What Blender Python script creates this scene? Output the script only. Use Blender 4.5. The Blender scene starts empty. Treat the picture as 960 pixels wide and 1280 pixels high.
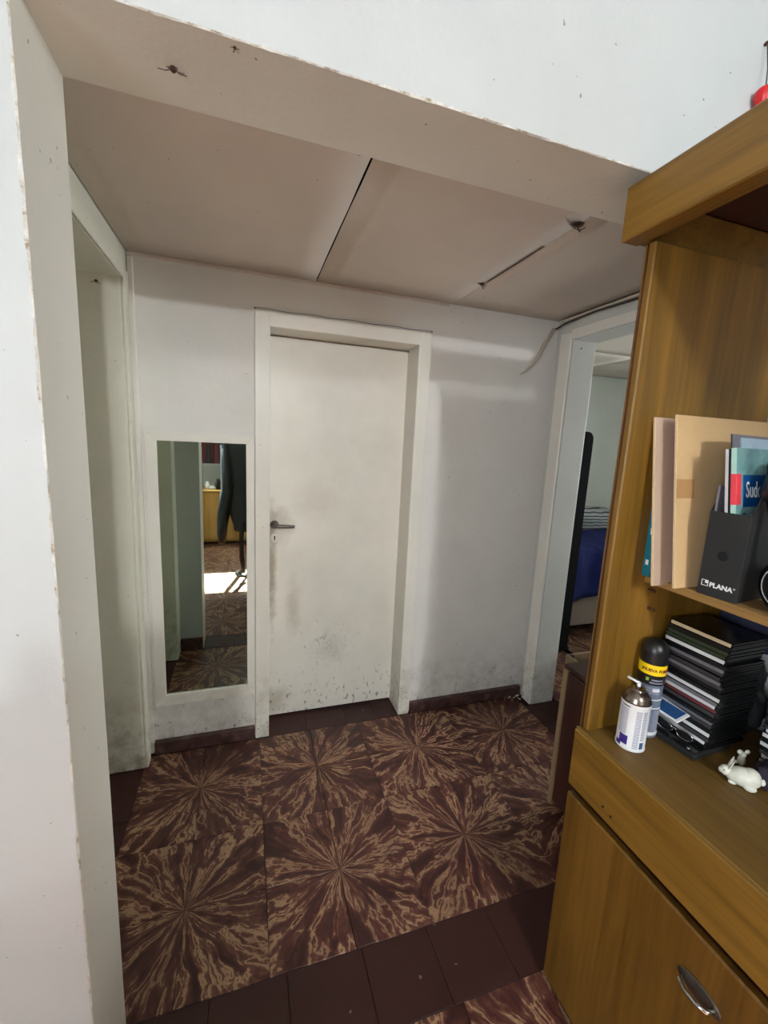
import bpy, bmesh, math, random
from mathutils import Vector, Matrix, noise as mnoise
R = random.Random(7)
SC = bpy.context.scene
C = SC.collection
PI = math.pi

# ---------------------------------------------------------------- camera
EYE = 1.47
cam = bpy.data.cameras.new('camera')
cam.sensor_fit = 'HORIZONTAL'; cam.sensor_width = 36.0
cam.lens = 36.0 * 527.77 / 960.0
cam.clip_start = 0.02
co = bpy.data.objects.new('camera', cam); C.objects.link(co)
rr = Vector((0.95079969, -0.30609036, 0.04783981))
uu = Vector((0.00553765, 0.17118505, 0.98522333))
ff = Vector((0.30975682, 0.93648512, -0.16445771))
co.matrix_world = Matrix(((rr.x, uu.x, -ff.x, 0), (rr.y, uu.y, -ff.y, 0), (rr.z, uu.z, -ff.z, EYE), (0, 0, 0, 1)))
SC.camera = co

# ---------------------------------------------------------------- world, lights, exposure
w = bpy.data.worlds.new('sky'); SC.world = w; w.use_nodes = True
bg = w.node_tree.nodes['Background']
bg.inputs[0].default_value = (0.72, 0.86, 1.0, 1); bg.inputs[1].default_value = 1.0
sun = bpy.data.lights.new('sun', 'SUN'); sun.energy = 88.0; sun.angle = 0.009; sun.color = (1.0, 0.93, 0.82)
so = bpy.data.objects.new('sun', sun); C.objects.link(so)
so.rotation_euler = Vector((-0.55, 2.35, -2.5)).to_track_quat('-Z', 'Y').to_euler()
def area(name, loc, direction, sx, sy, power, col, spread=180):
    l = bpy.data.lights.new(name, 'AREA'); l.shape = 'RECTANGLE'; l.size = sx; l.size_y = sy; l.energy = power; l.color = col; l.spread = math.radians(spread)
    o = bpy.data.objects.new(name, l); C.objects.link(o); o.location = loc
    o.rotation_euler = Vector(direction).to_track_quat('-Z', 'Y').to_euler(); return o
area('window_daylight', (0.40, -2.57, 2.33), (0.0, 1, -0.12), 1.5, 0.74, 8, (0.88, 0.96, 1.0))
area('side_room_fill', (4.42, 1.55, 1.45), (-1, -0.03, -0.03), 0.9, 1.1, 17, (0.90, 0.97, 1.0), 96)  # added lamp, no window behind it; beams through the right doorway into the hall
area('front_room_left_fill', (-2.36, -1.1, 1.5), (1, 0.35, 0), 1.4, 1.2, 40, (0.86, 0.92, 1.0), 130)  # added fill in front of a solid wall, brightens the hall and cabinet front
area('left_room_fill', (-2.3, 1.6, 1.5), (1, 0, 0), 0.9, 1.0, 15, (0.96, 1.0, 0.86))  # added lamp in the unseen left room, lifts the hall walls
SC.view_settings.view_transform = 'Standard'; SC.view_settings.look = 'None'
SC.view_settings.gamma = 1.0; SC.view_settings.use_curve_mapping = False
SC.view_settings.exposure = 0.46

# ---------------------------------------------------------------- materials
def lin(c):
    c = c / 255.0
    return c / 12.92 if c <= 0.04045 else ((c + 0.055) / 1.055) ** 2.4
def rgb(r, g, b): return (lin(r), lin(g), lin(b), 1)
class NT:
    def __init__(s, name):
        s.m = bpy.data.materials.new(name); s.m.use_nodes = True
        s.t = s.m.node_tree; s.b = s.t.nodes['Principled BSDF']
    def n(s, typ, **kw):
        x = s.t.nodes.new(typ)
        for k, v in kw.items(): setattr(x, k, v)
        return x
    def l(s, a, b): s.t.links.new(a, b)
    def val(s, sock, v):
        if hasattr(v, 'default_value') or hasattr(v, 'is_output'): s.l(v, sock)
        else: sock.default_value = v
    def math(s, op, a, b=0.0, c=0.0, clamp=False):
        x = s.n('ShaderNodeMath', operation=op); x.use_clamp = clamp
        s.val(x.inputs[0], a); s.val(x.inputs[1], b); s.val(x.inputs[2], c); return x.outputs[0]
    def vmath(s, op, a, b=(0, 0, 0)):
        x = s.n('ShaderNodeVectorMath', operation=op)
        s.val(x.inputs[0], a); s.val(x.inputs[1], b); return x
    def noise(s, vec, scale, detail=2.0, rough=0.5, dist=0.0):
        x = s.n('ShaderNodeTexNoise'); s.l(vec, x.inputs['Vector'])
        x.inputs['Scale'].default_value = scale; x.inputs['Detail'].default_value = detail
        x.inputs['Roughness'].default_value = rough; x.inputs['Distortion'].default_value = dist; return x.outputs['Fac']
    def ramp(s, fac, stops, interp='LINEAR'):
        x = s.n('ShaderNodeValToRGB'); s.l(fac, x.inputs[0]); cr = x.color_ramp; cr.interpolation = interp
        while len(cr.elements) < len(stops): cr.elements.new(0.5)
        for e, (p, c) in zip(cr.elements, stops): e.position = p; e.color = c
        return x.outputs[0]
    def maprange(s, v, a, b, c=0.0, d=1.0):
        x = s.n('ShaderNodeMapRange'); x.clamp = True; s.val(x.inputs[0], v)
        for i, q in enumerate((a, b, c, d)): s.val(x.inputs[i + 1], q)
        return x.outputs[0]
    def mix(s, f, a, b):
        x = s.n('ShaderNodeMix', data_type='RGBA'); s.val(x.inputs[0], f); s.val(x.inputs[6], a); s.val(x.inputs[7], b); return x.outputs[2]
    def coord(s, which='Object'): return s.n('ShaderNodeTexCoord').outputs[which]
    def pos(s): return s.n('ShaderNodeNewGeometry').outputs['Position']
    def bump(s, h, strength=0.3, dist=0.005):
        x = s.n('ShaderNodeBump'); x.inputs['Strength'].default_value = strength; x.inputs['Distance'].default_value = dist
        s.l(h, x.inputs['Height']); s.l(x.outputs[0], s.b.inputs['Normal'])
    def out(s, col, rough=0.6, metal=0.0, spec=0.5):
        s.val(s.b.inputs['Base Color'], col); s.val(s.b.inputs['Roughness'], rough)
        s.val(s.b.inputs['Metallic'], metal); s.b.inputs['Specular IOR Level'].default_value = spec; return s.m
def plain(name, col, rough=0.5, metal=0.0, var=0.12, scale=30.0, spec=0.5, bump=0.05):
    t = NT(name); v = t.coord(); f = t.noise(v, scale, 3)
    k = tuple(min(1, c * (1 - var)) for c in col[:3]) + (1,); k2 = tuple(min(1, c * (1 + var)) for c in col[:3]) + (1,)
    t.bump(f, bump, 0.002); return t.out(t.mix(f, k, k2), rough, metal, spec)
def paint(name, col, dirt=0.3, dirt_h=0.35, speck=0.5, rough=0.55, grain=0.15):
    """old white paint: soft blotches, hand dirt and flaking towards the skirting, little specks"""
    t = NT(name); p = t.pos(); z = t.n('ShaderNodeSeparateXYZ'); t.l(p, z.inputs[0])
    blotch = t.noise(p, 2.2, 4, 0.6)
    base = t.mix(t.maprange(blotch, 0.35, 0.7), col, tuple(c * 0.90 for c in col[:3]) + (1,))
    fine = t.noise(p, 14, 5, 0.7)
    low = t.maprange(z.outputs[2], dirt_h, 0.02)
    grime = t.math('MULTIPLY', t.maprange(fine, 0.42, 0.68), t.math('MULTIPLY', low, dirt))
    base = t.mix(grime, base, rgb(128, 112, 84))
    st = t.vmath('MULTIPLY', p, (1, 1, 0.6)).outputs[0]
    fl = t.math('MULTIPLY', t.maprange(t.noise(st, 55, 2, 0.5), 0.66, 0.70), t.maprange(t.math('ADD', low, t.math('MULTIPLY', t.math('SUBTRACT', fine, 0.5), 1.5)), 0.55, 0.9))
    base = t.mix(t.math('MULTIPLY', fl, speck), base, rgb(70, 62, 50))
    sp = t.maprange(t.noise(p, 75, 1, 0.4), 0.79, 0.80)
    base = t.mix(t.math('MULTIPLY', sp, 0.7), base, rgb(105, 92, 72))
    h = t.math('ADD', t.noise(p, 90, 3), t.math('MULTIPLY', t.noise(p, 9, 3), 2.5))
    t.bump(h, grain, 0.004)
    return t.out(base, rough)
M = {}
M['plaster'] = paint('white plaster', rgb(228, 225, 219), 0.5, 0.4, 0.7)
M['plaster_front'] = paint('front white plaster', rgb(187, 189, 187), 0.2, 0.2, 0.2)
M['reveal'] = paint('lightened soffit and jamb plaster', rgb(226, 223, 211), 0.3, 0.3, 0.4)  # lighter copy of the front plaster, brightens soffit and jamb by colour
M['plaster_left'] = paint('left greyish plaster', rgb(220, 217, 200), 0.75, 0.5, 0.4)
M['ceiling'] = paint('ceiling board paint', rgb(214, 201, 188), 0.0, 0.1, 0.0, 0.7, 0.06)
M['trim'] = paint('cream gloss paint', rgb(232, 228, 217), 0.6, 0.45, 0.8, 0.4, 0.08)
M['plaster_right'] = paint('right grey plaster', rgb(200, 199, 192), 0.6, 0.4, 0.8)
M['side_wall'] = paint('pale green plaster', rgb(230, 234, 226), 0.3, 0.5, 0.3)

def chip():
    t = NT('chipped plaster edge'); p = t.pos(); f = t.noise(p, 45, 4, 0.7)
    c = t.ramp(f, [(0.42, rgb(212, 212, 208)), (0.56, rgb(196, 190, 176)), (0.64, rgb(146, 130, 106)), (0.72, rgb(196, 190, 176))])
    t.bump(f, 0.6, 0.006); return t.out(c, 0.8)
M['chip'] = chip()

def door_paint():
    t = NT('stained door paint'); p = t.pos(); s = t.n('ShaderNodeSeparateXYZ'); t.l(p, s.inputs[0])
    x, z = s.outputs[0], s.outputs[2]
    f = t.noise(p, 3, 4, 0.6); fine = t.noise(p, 17, 5, 0.7)
    c = t.mix(t.maprange(f, 0.35, 0.7), rgb(240, 236, 226), rgb(228, 224, 213))
    def blob(cx, cz, rx, rz, soft=1.0):
        a = t.math('DIVIDE', t.math('SUBTRACT', x, cx), rx); b = t.math('DIVIDE', t.math('SUBTRACT', z, cz), rz)
        d = t.math('SQRT', t.math('ADD', t.math('MULTIPLY', a, a), t.math('MULTIPLY', b, b)))
        return t.maprange(t.math('ADD', d, t.math('MULTIPLY', t.math('SUBTRACT', fine, 0.5), 1.3)), 1.0, 0.2)
    for cx, cz, rx, rz, k, col in ((0.225, 0.60, 0.045, 0.19, 0.34, rgb(150, 135, 96)), (0.118, 0.82, 0.030, 0.40, 0.7, rgb(140, 120, 84)),
                                   (0.33, 1.17, 0.16, 0.14, 0.16, rgb(170, 156, 118)), (0.14, 1.04, 0.10, 0.12, 0.35, rgb(140, 124, 96)),
                                   (0.42, 0.36, 0.13, 0.10, 0.16, rgb(110, 108, 102)), (0.12, 0.1, 0.12, 0.1, 0.5, rgb(150, 138, 105))):
        c = t.mix(t.math('MULTIPLY', blob(cx, cz, rx, rz), k), c, col)
    low = t.maprange(z, 0.5, 0.0)
    st = t.vmath('MULTIPLY', p, (1.0, 1.0, 0.55)).outputs[0]
    fl = t.math('MULTIPLY', t.maprange(t.noise(st, 52, 2, 0.5), 0.60, 0.66), t.maprange(t.math('ADD', low, t.math('MULTIPLY', t.math('SUBTRACT', fine, 0.5), 1.2)), 0.45, 0.85))
    c = t.mix(t.math('MULTIPLY', fl, 0.65), c, rgb(96, 92, 84))
    sm_ = t.vmath('MULTIPLY', p, (1.0, 1.0, 1.0)).outputs[0]
    sc_ = t.math('MULTIPLY', t.maprange(t.noise(sm_, 34, 4, 0.75, 1.5), 0.56, 0.62), blob(0.42, 0.40, 0.20, 0.17))
    c = t.mix(t.math('MULTIPLY', sc_, 0.5), c, rgb(104, 102, 98))
    t.bump(t.noise(p, 60, 3), 0.08, 0.003)
    return t.out(c, 0.45)
M['door'] = door_paint()

def wood(name, axis, dark, light, rough=0.4, var=1.0):
    t = NT(name); v = t.coord()
    sc = [16.0, 16.0, 16.0]; sc[axis] = 0.9
    vv = t.vmath('MULTIPLY', v, tuple(sc)).outputs[0]
    a = t.noise(vv, 1.0, 5, 0.6, 0.6); sc2 = [130.0] * 3; sc2[axis] = 4.0
    b = t.noise(t.vmath('MULTIPLY', v, tuple(sc2)).outputs[0], 1.0, 3, 0.6)
    f = t.math('ADD', t.math('MULTIPLY', a, 0.7), t.math('MULTIPLY', b, 0.3))
    c = t.ramp(f, [(0.36, dark), (0.62, light)])
    big = t.noise(v, 2.2, 3)
    c = t.mix(t.maprange(big, 0.4, 0.75, 0, 0.35 * var), c, dark)
    t.bump(b, 0.06, 0.002)
    return t.out(c, t.maprange(a, 0.3, 0.7, rough - 0.06, rough + 0.1))
WD, WL = rgb(94, 67, 18), rgb(135, 98, 32)
M['wood_z'] = wood('mustard veneer upright grain', 2, WD, WL)
M['wood_y'] = wood('mustard veneer level grain', 1, WD, WL)
M['wood_top'] = wood('worktop veneer', 1, rgb(86, 62, 22), rgb(120, 90, 36), 0.55)
M['wood_door'] = wood('darker mustard veneer upright grain', 2, rgb(84, 56, 14), rgb(120, 84, 26))
M['wood_raw'] = wood('raw shelf edge', 1, rgb(120, 88, 44), rgb(158, 122, 66), 0.7)
M['wood_dark'] = wood('dark red brown wood', 2, rgb(42, 20, 15), rgb(66, 32, 24), 0.35)
M['wood_pale'] = wood('pale raw wood', 2, rgb(112, 92, 66), rgb(142, 118, 86), 0.7)
M['wood_honey'] = wood('honey wood', 2, rgb(190, 145, 70), rgb(220, 178, 98), 0.45)

def star():
    t = NT('radial marbled tile'); v = t.coord(); s = t.n('ShaderNodeSeparateXYZ'); t.l(v, s.inputs[0])
    rnd = t.n('ShaderNodeObjectInfo').outputs['Random']
    off = t.n('ShaderNodeCombineXYZ'); t.val(off.inputs[0], t.math('MULTIPLY', rnd, 61.0)); t.val(off.inputs[1], t.math('MULTIPLY', rnd, 37.0)); t.val(off.inputs[2], t.math('MULTIPLY', rnd, 23.0))
    flat = t.n('ShaderNodeCombineXYZ'); t.l(s.outputs[0], flat.inputs[0]); t.l(s.outputs[1], flat.inputs[1])
    r = t.vmath('LENGTH', flat.outputs[0]).outputs['Value']
    wv = t.vmath('ADD', flat.outputs[0], off.outputs[0]).outputs[0]
    wn = t.n('ShaderNodeTexNoise'); t.l(wv, wn.inputs['Vector']); wn.inputs['Scale'].default_value = 11; wn.inputs['Detail'].default_value = 3
    warp = t.vmath('SUBTRACT', wn.outputs['Color'], (0.5, 0.5, 0.5)).outputs[0]
    wsc = t.vmath('SCALE', warp); t.val(wsc.inputs['Scale'], t.math('MULTIPLY', r, 0.26))
    q = t.vmath('ADD', flat.outputs[0], wsc.outputs[0]).outputs[0]
    d = t.vmath('NORMALIZE', q).outputs[0]
    rz = t.n('ShaderNodeCombineXYZ'); t.val(rz.inputs[2], t.math('MULTIPLY', r, 1.3))
    key = t.vmath('ADD', t.vmath('ADD', d, rz.outputs[0]).outputs[0], off.outputs[0]).outputs[0]
    a = t.noise(key, 5.0, 3, 0.55); b = t.noise(key, 12.5, 3, 0.6)
    brk = t.noise(wv, 30, 4, 0.65)
    f = t.math('ADD', t.math('ADD', t.math('MULTIPLY', a, 0.62), t.math('MULTIPLY', b, 0.27)), t.math('MULTIPLY', brk, 0.12))
    c = t.ramp(f, [(0.40, rgb(52, 24, 21)), (0.47, rgb(78, 39, 33)), (0.515, rgb(104, 66, 52)), (0.535, rgb(158, 124, 94)), (0.552, rgb(166, 134, 102)), (0.572, rgb(108, 66, 53)), (0.60, rgb(76, 38, 32)), (0.66, rgb(84, 42, 36)), (0.69, rgb(138, 100, 76)), (0.73, rgb(80, 40, 34))])
    big = t.maprange(t.noise(wv, 5, 2), 0.45, 0.65)
    c = t.mix(t.math('MULTIPLY', big, 0.35), c, rgb(66, 30, 28))
    # trodden grime lying in the far corners of the hall
    p = t.pos(); ps = t.n('ShaderNodeSeparateXYZ'); t.l(p, ps.inputs[0])
    g = t.math('MULTIPLY', t.maprange(ps.outputs[1], 1.72, 1.95), t.maprange(t.noise(p, 7, 4, 0.7), 0.42, 0.62))
    c = t.mix(t.math('MULTIPLY', g, 0.6), c, rgb(62, 54, 48))
    t.bump(t.noise(wv, 60, 3), 0.05, 0.002)
    return t.out(c, t.maprange(brk, 0.35, 0.65, 0.34, 0.52), 0, 0.4)
M['star'] = star()
def darktile():
    t = NT('plain oxblood tile'); p = t.pos(); f = t.noise(p, 9, 4, 0.7); rnd = t.n('ShaderNodeObjectInfo').outputs['Random']
    c = t.mix(f, rgb(38, 17, 14), rgb(58, 28, 23)); c = t.mix(t.math('MULTIPLY', rnd, 0.3), c, rgb(74, 34, 28))
    sp = t.maprange(t.noise(p, 45, 1), 0.76, 0.78); c = t.mix(t.math('MULTIPLY', sp, 0.6), c, rgb(150, 130, 110))
    t.bump(f, 0.05, 0.002); return t.out(c, t.maprange(f, 0.3, 0.7, 0.35, 0.6), 0, 0.4)
M['darktile'] = darktile()
def basebd():
    t = NT('worn oxblood skirting'); p = t.pos(); f = t.noise(p, 16, 5, 0.7)
    c = t.ramp(f, [(0.35, rgb(46, 28, 26)), (0.55, rgb(78, 52, 48)), (0.68, rgb(112, 88, 78)), (0.75, rgb(60, 34, 30))])
    t.bump(f, 0.2, 0.003); return t.out(c, 0.5)
M['skirting'] = basebd()
M['grout'] = plain('dark grout', rgb(34, 22, 20), 0.9)
M['void'] = plain('dark dull black', rgb(16, 15, 17), 0.95, spec=0.1)
M['cable_dark'] = plain('dark cable', rgb(45, 38, 34), 0.6)
M['flake'] = plain('peeling paint strip', rgb(188, 176, 162), 0.7)
M['rust'] = plain('rusty iron', rgb(74, 44, 30), 0.7, 0.4, 0.5)
M['web'] = plain('dusty cobweb', rgb(70, 64, 58), 0.9)
M['brushed'] = plain('worn nickel', rgb(120, 116, 108), 0.32, 0.9)
M['chrome'] = plain('chrome', rgb(190, 188, 184), 0.16, 1.0, 0.05)
M['black'] = plain('black plastic', rgb(20, 20, 21), 0.35)
M['black_matt'] = plain('matt black card', rgb(27, 28, 29), 0.6, 0, 0.15, 80)
M['black_hole'] = plain('dark hole lining', rgb(5, 5, 5), 0.9)
M['white_print'] = plain('white print', rgb(225, 226, 226), 0.6, 0, 0.03)
M['card_tan'] = plain('tan cardboard', rgb(196, 164, 118), 0.85, 0, 0.06, 60)
M['card_shaded'] = plain('shaded cardboard', rgb(178, 154, 134), 0.85, 0, 0.06, 60)  # same cardboard as the tan one, with its shade put into the colour
M['card_edge'] = plain('cut cardboard edge', rgb(216, 190, 150), 0.9, 0, 0.2, 200)
M['tape'] = plain('brown packing tape', rgb(170, 130, 84), 0.45, 0, 0.05)
M['teal'] = plain('teal cover', rgb(20, 116, 132), 0.4)
M['navy'] = plain('navy cloth', rgb(38, 42, 66), 0.9, 0, 0.3, 40)
M['purple'] = plain('dark purple cloth', rgb(38, 32, 48), 0.9, 0, 0.3, 40)
M['blue_blanket'] = plain('royal blue blanket', rgb(26, 38, 104), 0.9, 0, 0.25, 12)
M['porcelain'] = plain('white porcelain', rgb(214, 214, 200), 0.25, 0, 0.12, 60)
M['red'] = plain('red enamel', rgb(200, 30, 34), 0.3)
M['yellow'] = plain('yellow band', rgb(246, 208, 22), 0.4, 0, 0.02)
M['red_print'] = plain('red brown print', rgb(120, 40, 14), 0.5)
M['label_white'] = plain('white label', rgb(226, 226, 226), 0.35, 0, 0.02)
M['label_violet'] = plain('violet label patch', rgb(62, 44, 128), 0.35)
M['label_blue'] = plain('blue label patch', rgb(52, 84, 122), 0.4)
M['label_grey'] = plain('grey small print', rgb(150, 152, 172), 0.4, 0, 0.25, 300)
M['label_slate'] = plain('slate blue label', rgb(108, 120, 140), 0.4, 0, 0.15, 200)
M['lime'] = plain('lime patch', rgb(150, 180, 60), 0.5)
M['can_metal'] = plain('can shoulder metal', rgb(140, 128, 118), 0.25, 1.0, 0.2)
M['coral'] = plain('coral red', rgb(226, 66, 78), 0.4, 0, 0.03)
M['mint'] = plain('mint spine', rgb(172, 212, 200), 0.4, 0, 0.03)
M['mag_blue'] = plain('blue label', rgb(14, 78, 142), 0.4, 0, 0.03)
M['mag_green'] = plain('green ring', rgb(20, 110, 92), 0.4)
M['mag_grey'] = plain('grey magazine', rgb(112, 110, 116), 0.5, 0, 0.2, 90)
M['mag_pale'] = plain('pale magazine', rgb(196, 194, 196), 0.5, 0, 0.12, 90)
M['mag_dark'] = plain('dark magazine', rgb(58, 56, 60), 0.5, 0, 0.25, 120)
M['mag_ice'] = plain('ice blue magazine', rgb(160, 182, 196), 0.5, 0, 0.15, 60)
def cover():
    t = NT('sea green magazine cover'); v = t.coord(); f = t.noise(v, 14, 4, 0.6)
    return t.out(t.ramp(f, [(0.35, rgb(78, 118, 118)), (0.55, rgb(112, 156, 156)), (0.68, rgb(146, 186, 182))]), 0.35)
M['cover'] = cover()
M['leather'] = plain('black shiny leather', rgb(30, 36, 37), 0.38, 0, 0.25, 20, 0.6, 0.3)
M['smoke'] = plain('clear smoky plastic', rgb(22, 23, 24), 0.2, 0, 0.2)
M['beige'] = plain('beige bed base', rgb(122, 108, 94), 0.8)
def striped():
    t = NT('striped ticking'); v = t.coord(); wv = t.n('ShaderNodeTexWave'); t.l(v, wv.inputs['Vector']); wv.bands_direction = 'Z'
    wv.inputs['Scale'].default_value = 11; wv.inputs['Distortion'].default_value = 2.5; wv.inputs['Detail'].default_value = 1
    return t.out(t.ramp(wv.outputs['Fac'], [(0.12, rgb(50, 52, 60)), (0.28, rgb(150, 154, 156)), (0.8, rgb(164, 168, 168))]), 0.85)
M['striped'] = striped()
mt = NT('mirror glass'); M['mirror'] = mt.out(rgb(196, 208, 196), 0.015, 1.0)
def glassmat():
    t = NT('window glass'); t.b.inputs['Transmission Weight'].default_value = 1.0; t.b.inputs['IOR'].default_value = 1.45
    return t.out((0.95, 1, 0.98, 1), 0.0)
M['glass'] = glassmat()

# ---------------------------------------------------------------- helpers
def tag(o, label=None, cat=None, group=None, kind=None):
    if label: o['label'] = label
    if cat: o['category'] = cat
    if group: o['group'] = group
    if kind: o['kind'] = kind
    return o
class MB:
    def __init__(s): s.bm = bmesh.new()
    def box(s, x0, x1, y0, y1, z0, z1, bev=0.0, seg=1, mi=0, mat=None):
        r = bmesh.ops.create_cube(s.bm, size=1.0); vs = r['verts']
        for v in vs:
            v.co = Vector((x0 + (v.co.x + .5) * (x1 - x0), y0 + (v.co.y + .5) * (y1 - y0), z0 + (v.co.z + .5) * (z1 - z0)))
        fs = list({f for v in vs for f in v.link_faces})
        for f in fs: f.material_index = mi
        if bev > 0:
            es = list({e for v in vs for e in v.link_edges})
            q = bmesh.ops.bevel(s.bm, geom=es, offset=bev, segments=seg, profile=0.6, affect='EDGES')
            vs = list({v for f in q['faces'] for v in f.verts} | {v for v in vs if v.is_valid})
            for f in {f for v in vs for f in v.link_faces}: f.material_index = mi
        if mat: bmesh.ops.transform(s.bm, matrix=mat, verts=vs)
        return s
    def lathe(s, prof, seg=24, c=(0, 0, 0), mi=0, mis=None, cap=True):
        rings = []
        for (r, z) in prof:
            rings.append([s.bm.verts.new((c[0] + r * math.cos(2 * PI * i / seg), c[1] + r * math.sin(2 * PI * i / seg), c[2] + z)) for i in range(seg)])
        for k in range(len(rings) - 1):
            for i in range(seg):
                f = s.bm.faces.new((rings[k][i], rings[k][(i + 1) % seg], rings[k + 1][(i + 1) % seg], rings[k + 1][i])); f.smooth = True
                f.material_index = mis[k] if mis else mi
        if cap:
            s.bm.faces.new(list(reversed(rings[0]))).material_index = mis[0] if mis else mi
            s.bm.faces.new(rings[-1]).material_index = mis[-1] if mis else mi
        return s
    def tube(s, pts, rad, seg=8, mi=0, flat=1.0):
        pts = [Vector(p) for p in pts]; rings = []
        rads = rad if isinstance(rad, (list, tuple)) else [rad] * len(pts)
        up = Vector((0, 0, 1)); prev = None
        for i, p in enumerate(pts):
            d = (pts[min(i + 1, len(pts) - 1)] - pts[max(i - 1, 0)]).normalized()
            a = d.cross(up) if prev is None else (prev - d * prev.dot(d))
            if a.length < 1e-4: a = d.cross(Vector((1, 0, 0)))
            a.normalize(); b = d.cross(a); prev = a
            rings.append([s.bm.verts.new(p + (a * math.cos(t) + b * math.sin(t) * flat) * rads[i]) for t in [2 * PI * k / seg for k in range(seg)]])
        for k in range(len(rings) - 1):
            for i in range(seg):
                f = s.bm.faces.new((rings[k][i], rings[k][(i + 1) % seg], rings[k + 1][(i + 1) % seg], rings[k + 1][i])); f.smooth = True; f.material_index = mi
        s.bm.faces.new(list(reversed(rings[0]))); s.bm.faces.new(rings[-1]); return s
    def ball(s, c, rx, ry, rz, seg=16, mi=0):
        r = bmesh.ops.create_uvsphere(s.bm, u_segments=seg, v_segments=max(6, seg // 2), radius=1.0)
        for v in r['verts']: v.co = Vector((c[0] + v.co.x * rx, c[1] + v.co.y * ry, c[2] + v.co.z * rz))
        for f in {f for v in r['verts'] for f in v.link_faces}: f.smooth = True; f.material_index = mi
        return s
    def poly(s, pts, ext, mi=0):
        """prism: outline pts (3D) extruded by vector ext"""
        a = [s.bm.verts.new(p) for p in pts]; e = Vector(ext); b = [s.bm.verts.new(Vector(p) + e) for p in pts]
        n = len(pts); s.bm.faces.new(a).material_index = mi; s.bm.faces.new(list(reversed(b))).material_index = mi
        for i in range(n): s.bm.faces.new((a[i], b[i], b[(i + 1) % n], a[(i + 1) % n])).material_index = mi
        bmesh.ops.recalc_face_normals(s.bm, faces=s.bm.faces[:]); return s
    def build(s, name, mats, parent=None, loc=None):
        me = bpy.data.meshes.new(name)
        s.bm.to_mesh(me); s.bm.free()
        for m in (mats if isinstance(mats, (list, tuple)) else [mats]): me.materials.append(M[m] if isinstance(m, str) else m)
        o = bpy.data.objects.new(name, me); C.objects.link(o)
        if loc: o.location = loc
        if parent: o.parent = parent
        return o
def B(*a, **k): return MB().box(*a, **k)
def empty(name, loc=(0, 0, 0), rot=(0, 0, 0)):
    o = bpy.data.objects.new(name, None); o.empty_display_size = 0.05; C.objects.link(o); o.location = loc; o.rotation_euler = rot; return o
def struct(o): o['kind'] = 'structure'; return o
def copy_tree(o, parent=None):
    c = o.copy(); C.objects.link(c)
    if parent: c.parent = parent
    for ch in list(o.children): copy_tree(ch, c)
    return c
def text_bm(body, size, depth=0.0006, bold=0.0):
    """letters as a mesh in the local XY plane"""
    cu = bpy.data.curves.new('lettering', 'FONT'); cu.body = body; cu.size = size; cu.extrude = depth; cu.resolution_u = 3; cu.offset = bold
    ob = bpy.data.objects.new('lettering', cu); C.objects.link(ob)
    bpy.context.view_layer.update()
    dg = bpy.context.evaluated_depsgraph_get(); me = ob.evaluated_get(dg).to_mesh()
    bm = bmesh.new(); bm.from_mesh(me); ob.evaluated_get(dg).to_mesh_clear()
    bpy.data.objects.remove(ob); bpy.data.curves.remove(cu); return bm
def text_obj(body, size, mat, parent, fn, depth=0.0005, bold=0.0, fitw=None):
    bm = text_bm(body, size, depth, bold)
    if fitw:
        xs = [v.co.x for v in bm.verts]; k = fitw / (max(xs) - min(xs))
        for v in bm.verts: v.co.x *= k
    for v in bm.verts: v.co = fn(v.co.copy())
    mb = MB(); mb.bm.free(); mb.bm = bm; return mb.build('lettering', mat, parent)

# ---------------------------------------------------------------- floor and its tiles
P = 0.245; G = 0.0016
slab = struct(B(-2.4, 1.26, -2.6, 0.77, -0.08, -0.0105).build('floor', 'grout'))
slab_h = struct(B(-0.44, 1.57, 0.77, 2.13, -0.08, -0.0105).build('floor', 'grout'))
slab_r = struct(B(1.57, 4.4, 0.77, 3.15, -0.08, -0.0105).build('floor', 'grout'))
slab_l = struct(B(-2.4, -0.44, 0.95, 2.13, -0.08, -0.0105).build('floor', 'grout'))
tile0 = B(G / 2, P - G / 2, G / 2, P - G / 2, -0.010, 0.0, bev=0.0009).build('tile', 'star', slab_h)
tme = tile0.data; first = [True]
def lay(cx, cy, parent, ok):
    for q, (sx, sy) in enumerate(((0, 0), (-1, 0), (-1, -1), (0, -1))):
        x0, y0 = cx + sx * P, cy + sy * P
        if not ok(x0, y0): continue
        if first[0]: o = tile0; first[0] = False
        else: o = bpy.data.objects.new('tile', tme); C.objects.link(o)
        o.parent = parent; o.location = (cx, cy, R.uniform(-0.0005, 0.0003)); o.rotation_euler = (R.uniform(-.0008, .0008), R.uniform(-.0008, .0008), q * PI / 2)
for i in range(-1, 5):
    for j in range(2): lay(-0.19 + i * 0.49, 1.21 + j * 0.49, slab_h, lambda x, y: -0.45 < x < 1.4)
for i in range(-5, 4):
    for j in range(7): lay(-0.19 + i * 0.49, 0.77 - 0.245 - j * 0.49, slab, lambda x, y: x > -2.42 and x < 1.05 and y > -2.65)
for i in range(4):
    for j in range(4): lay(2.0 + i * 0.49, 1.25 + j * 0.49, slab_r, lambda x, y: y < 3.0)
def dark(x0, x1, y0, y1, par): return B(x0 + G / 2, x1 - G / 2, y0 + G / 2, y1 - G / 2, -0.010, 0.0, bev=0.0008).build('tile', 'darktile', par, (0, 0, R.uniform(-.0004, .0002)))
xs = [-0.288, -0.10, 0.10, 0.315, 0.52, 0.725, 0.90, 1.08, 1.2]
for a, b in zip(xs, xs[1:]): dark(a, b, 0.77, 0.965, slab_h)
for a, b in zip([0.10, 0.29, 0.5, 0.66], [0.29, 0.5, 0.66, 0.78]): dark(a, b, 1.945, 2.12, slab_h)
ys = [0.965, 1.21, 1.455, 1.70, 1.85]
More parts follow.
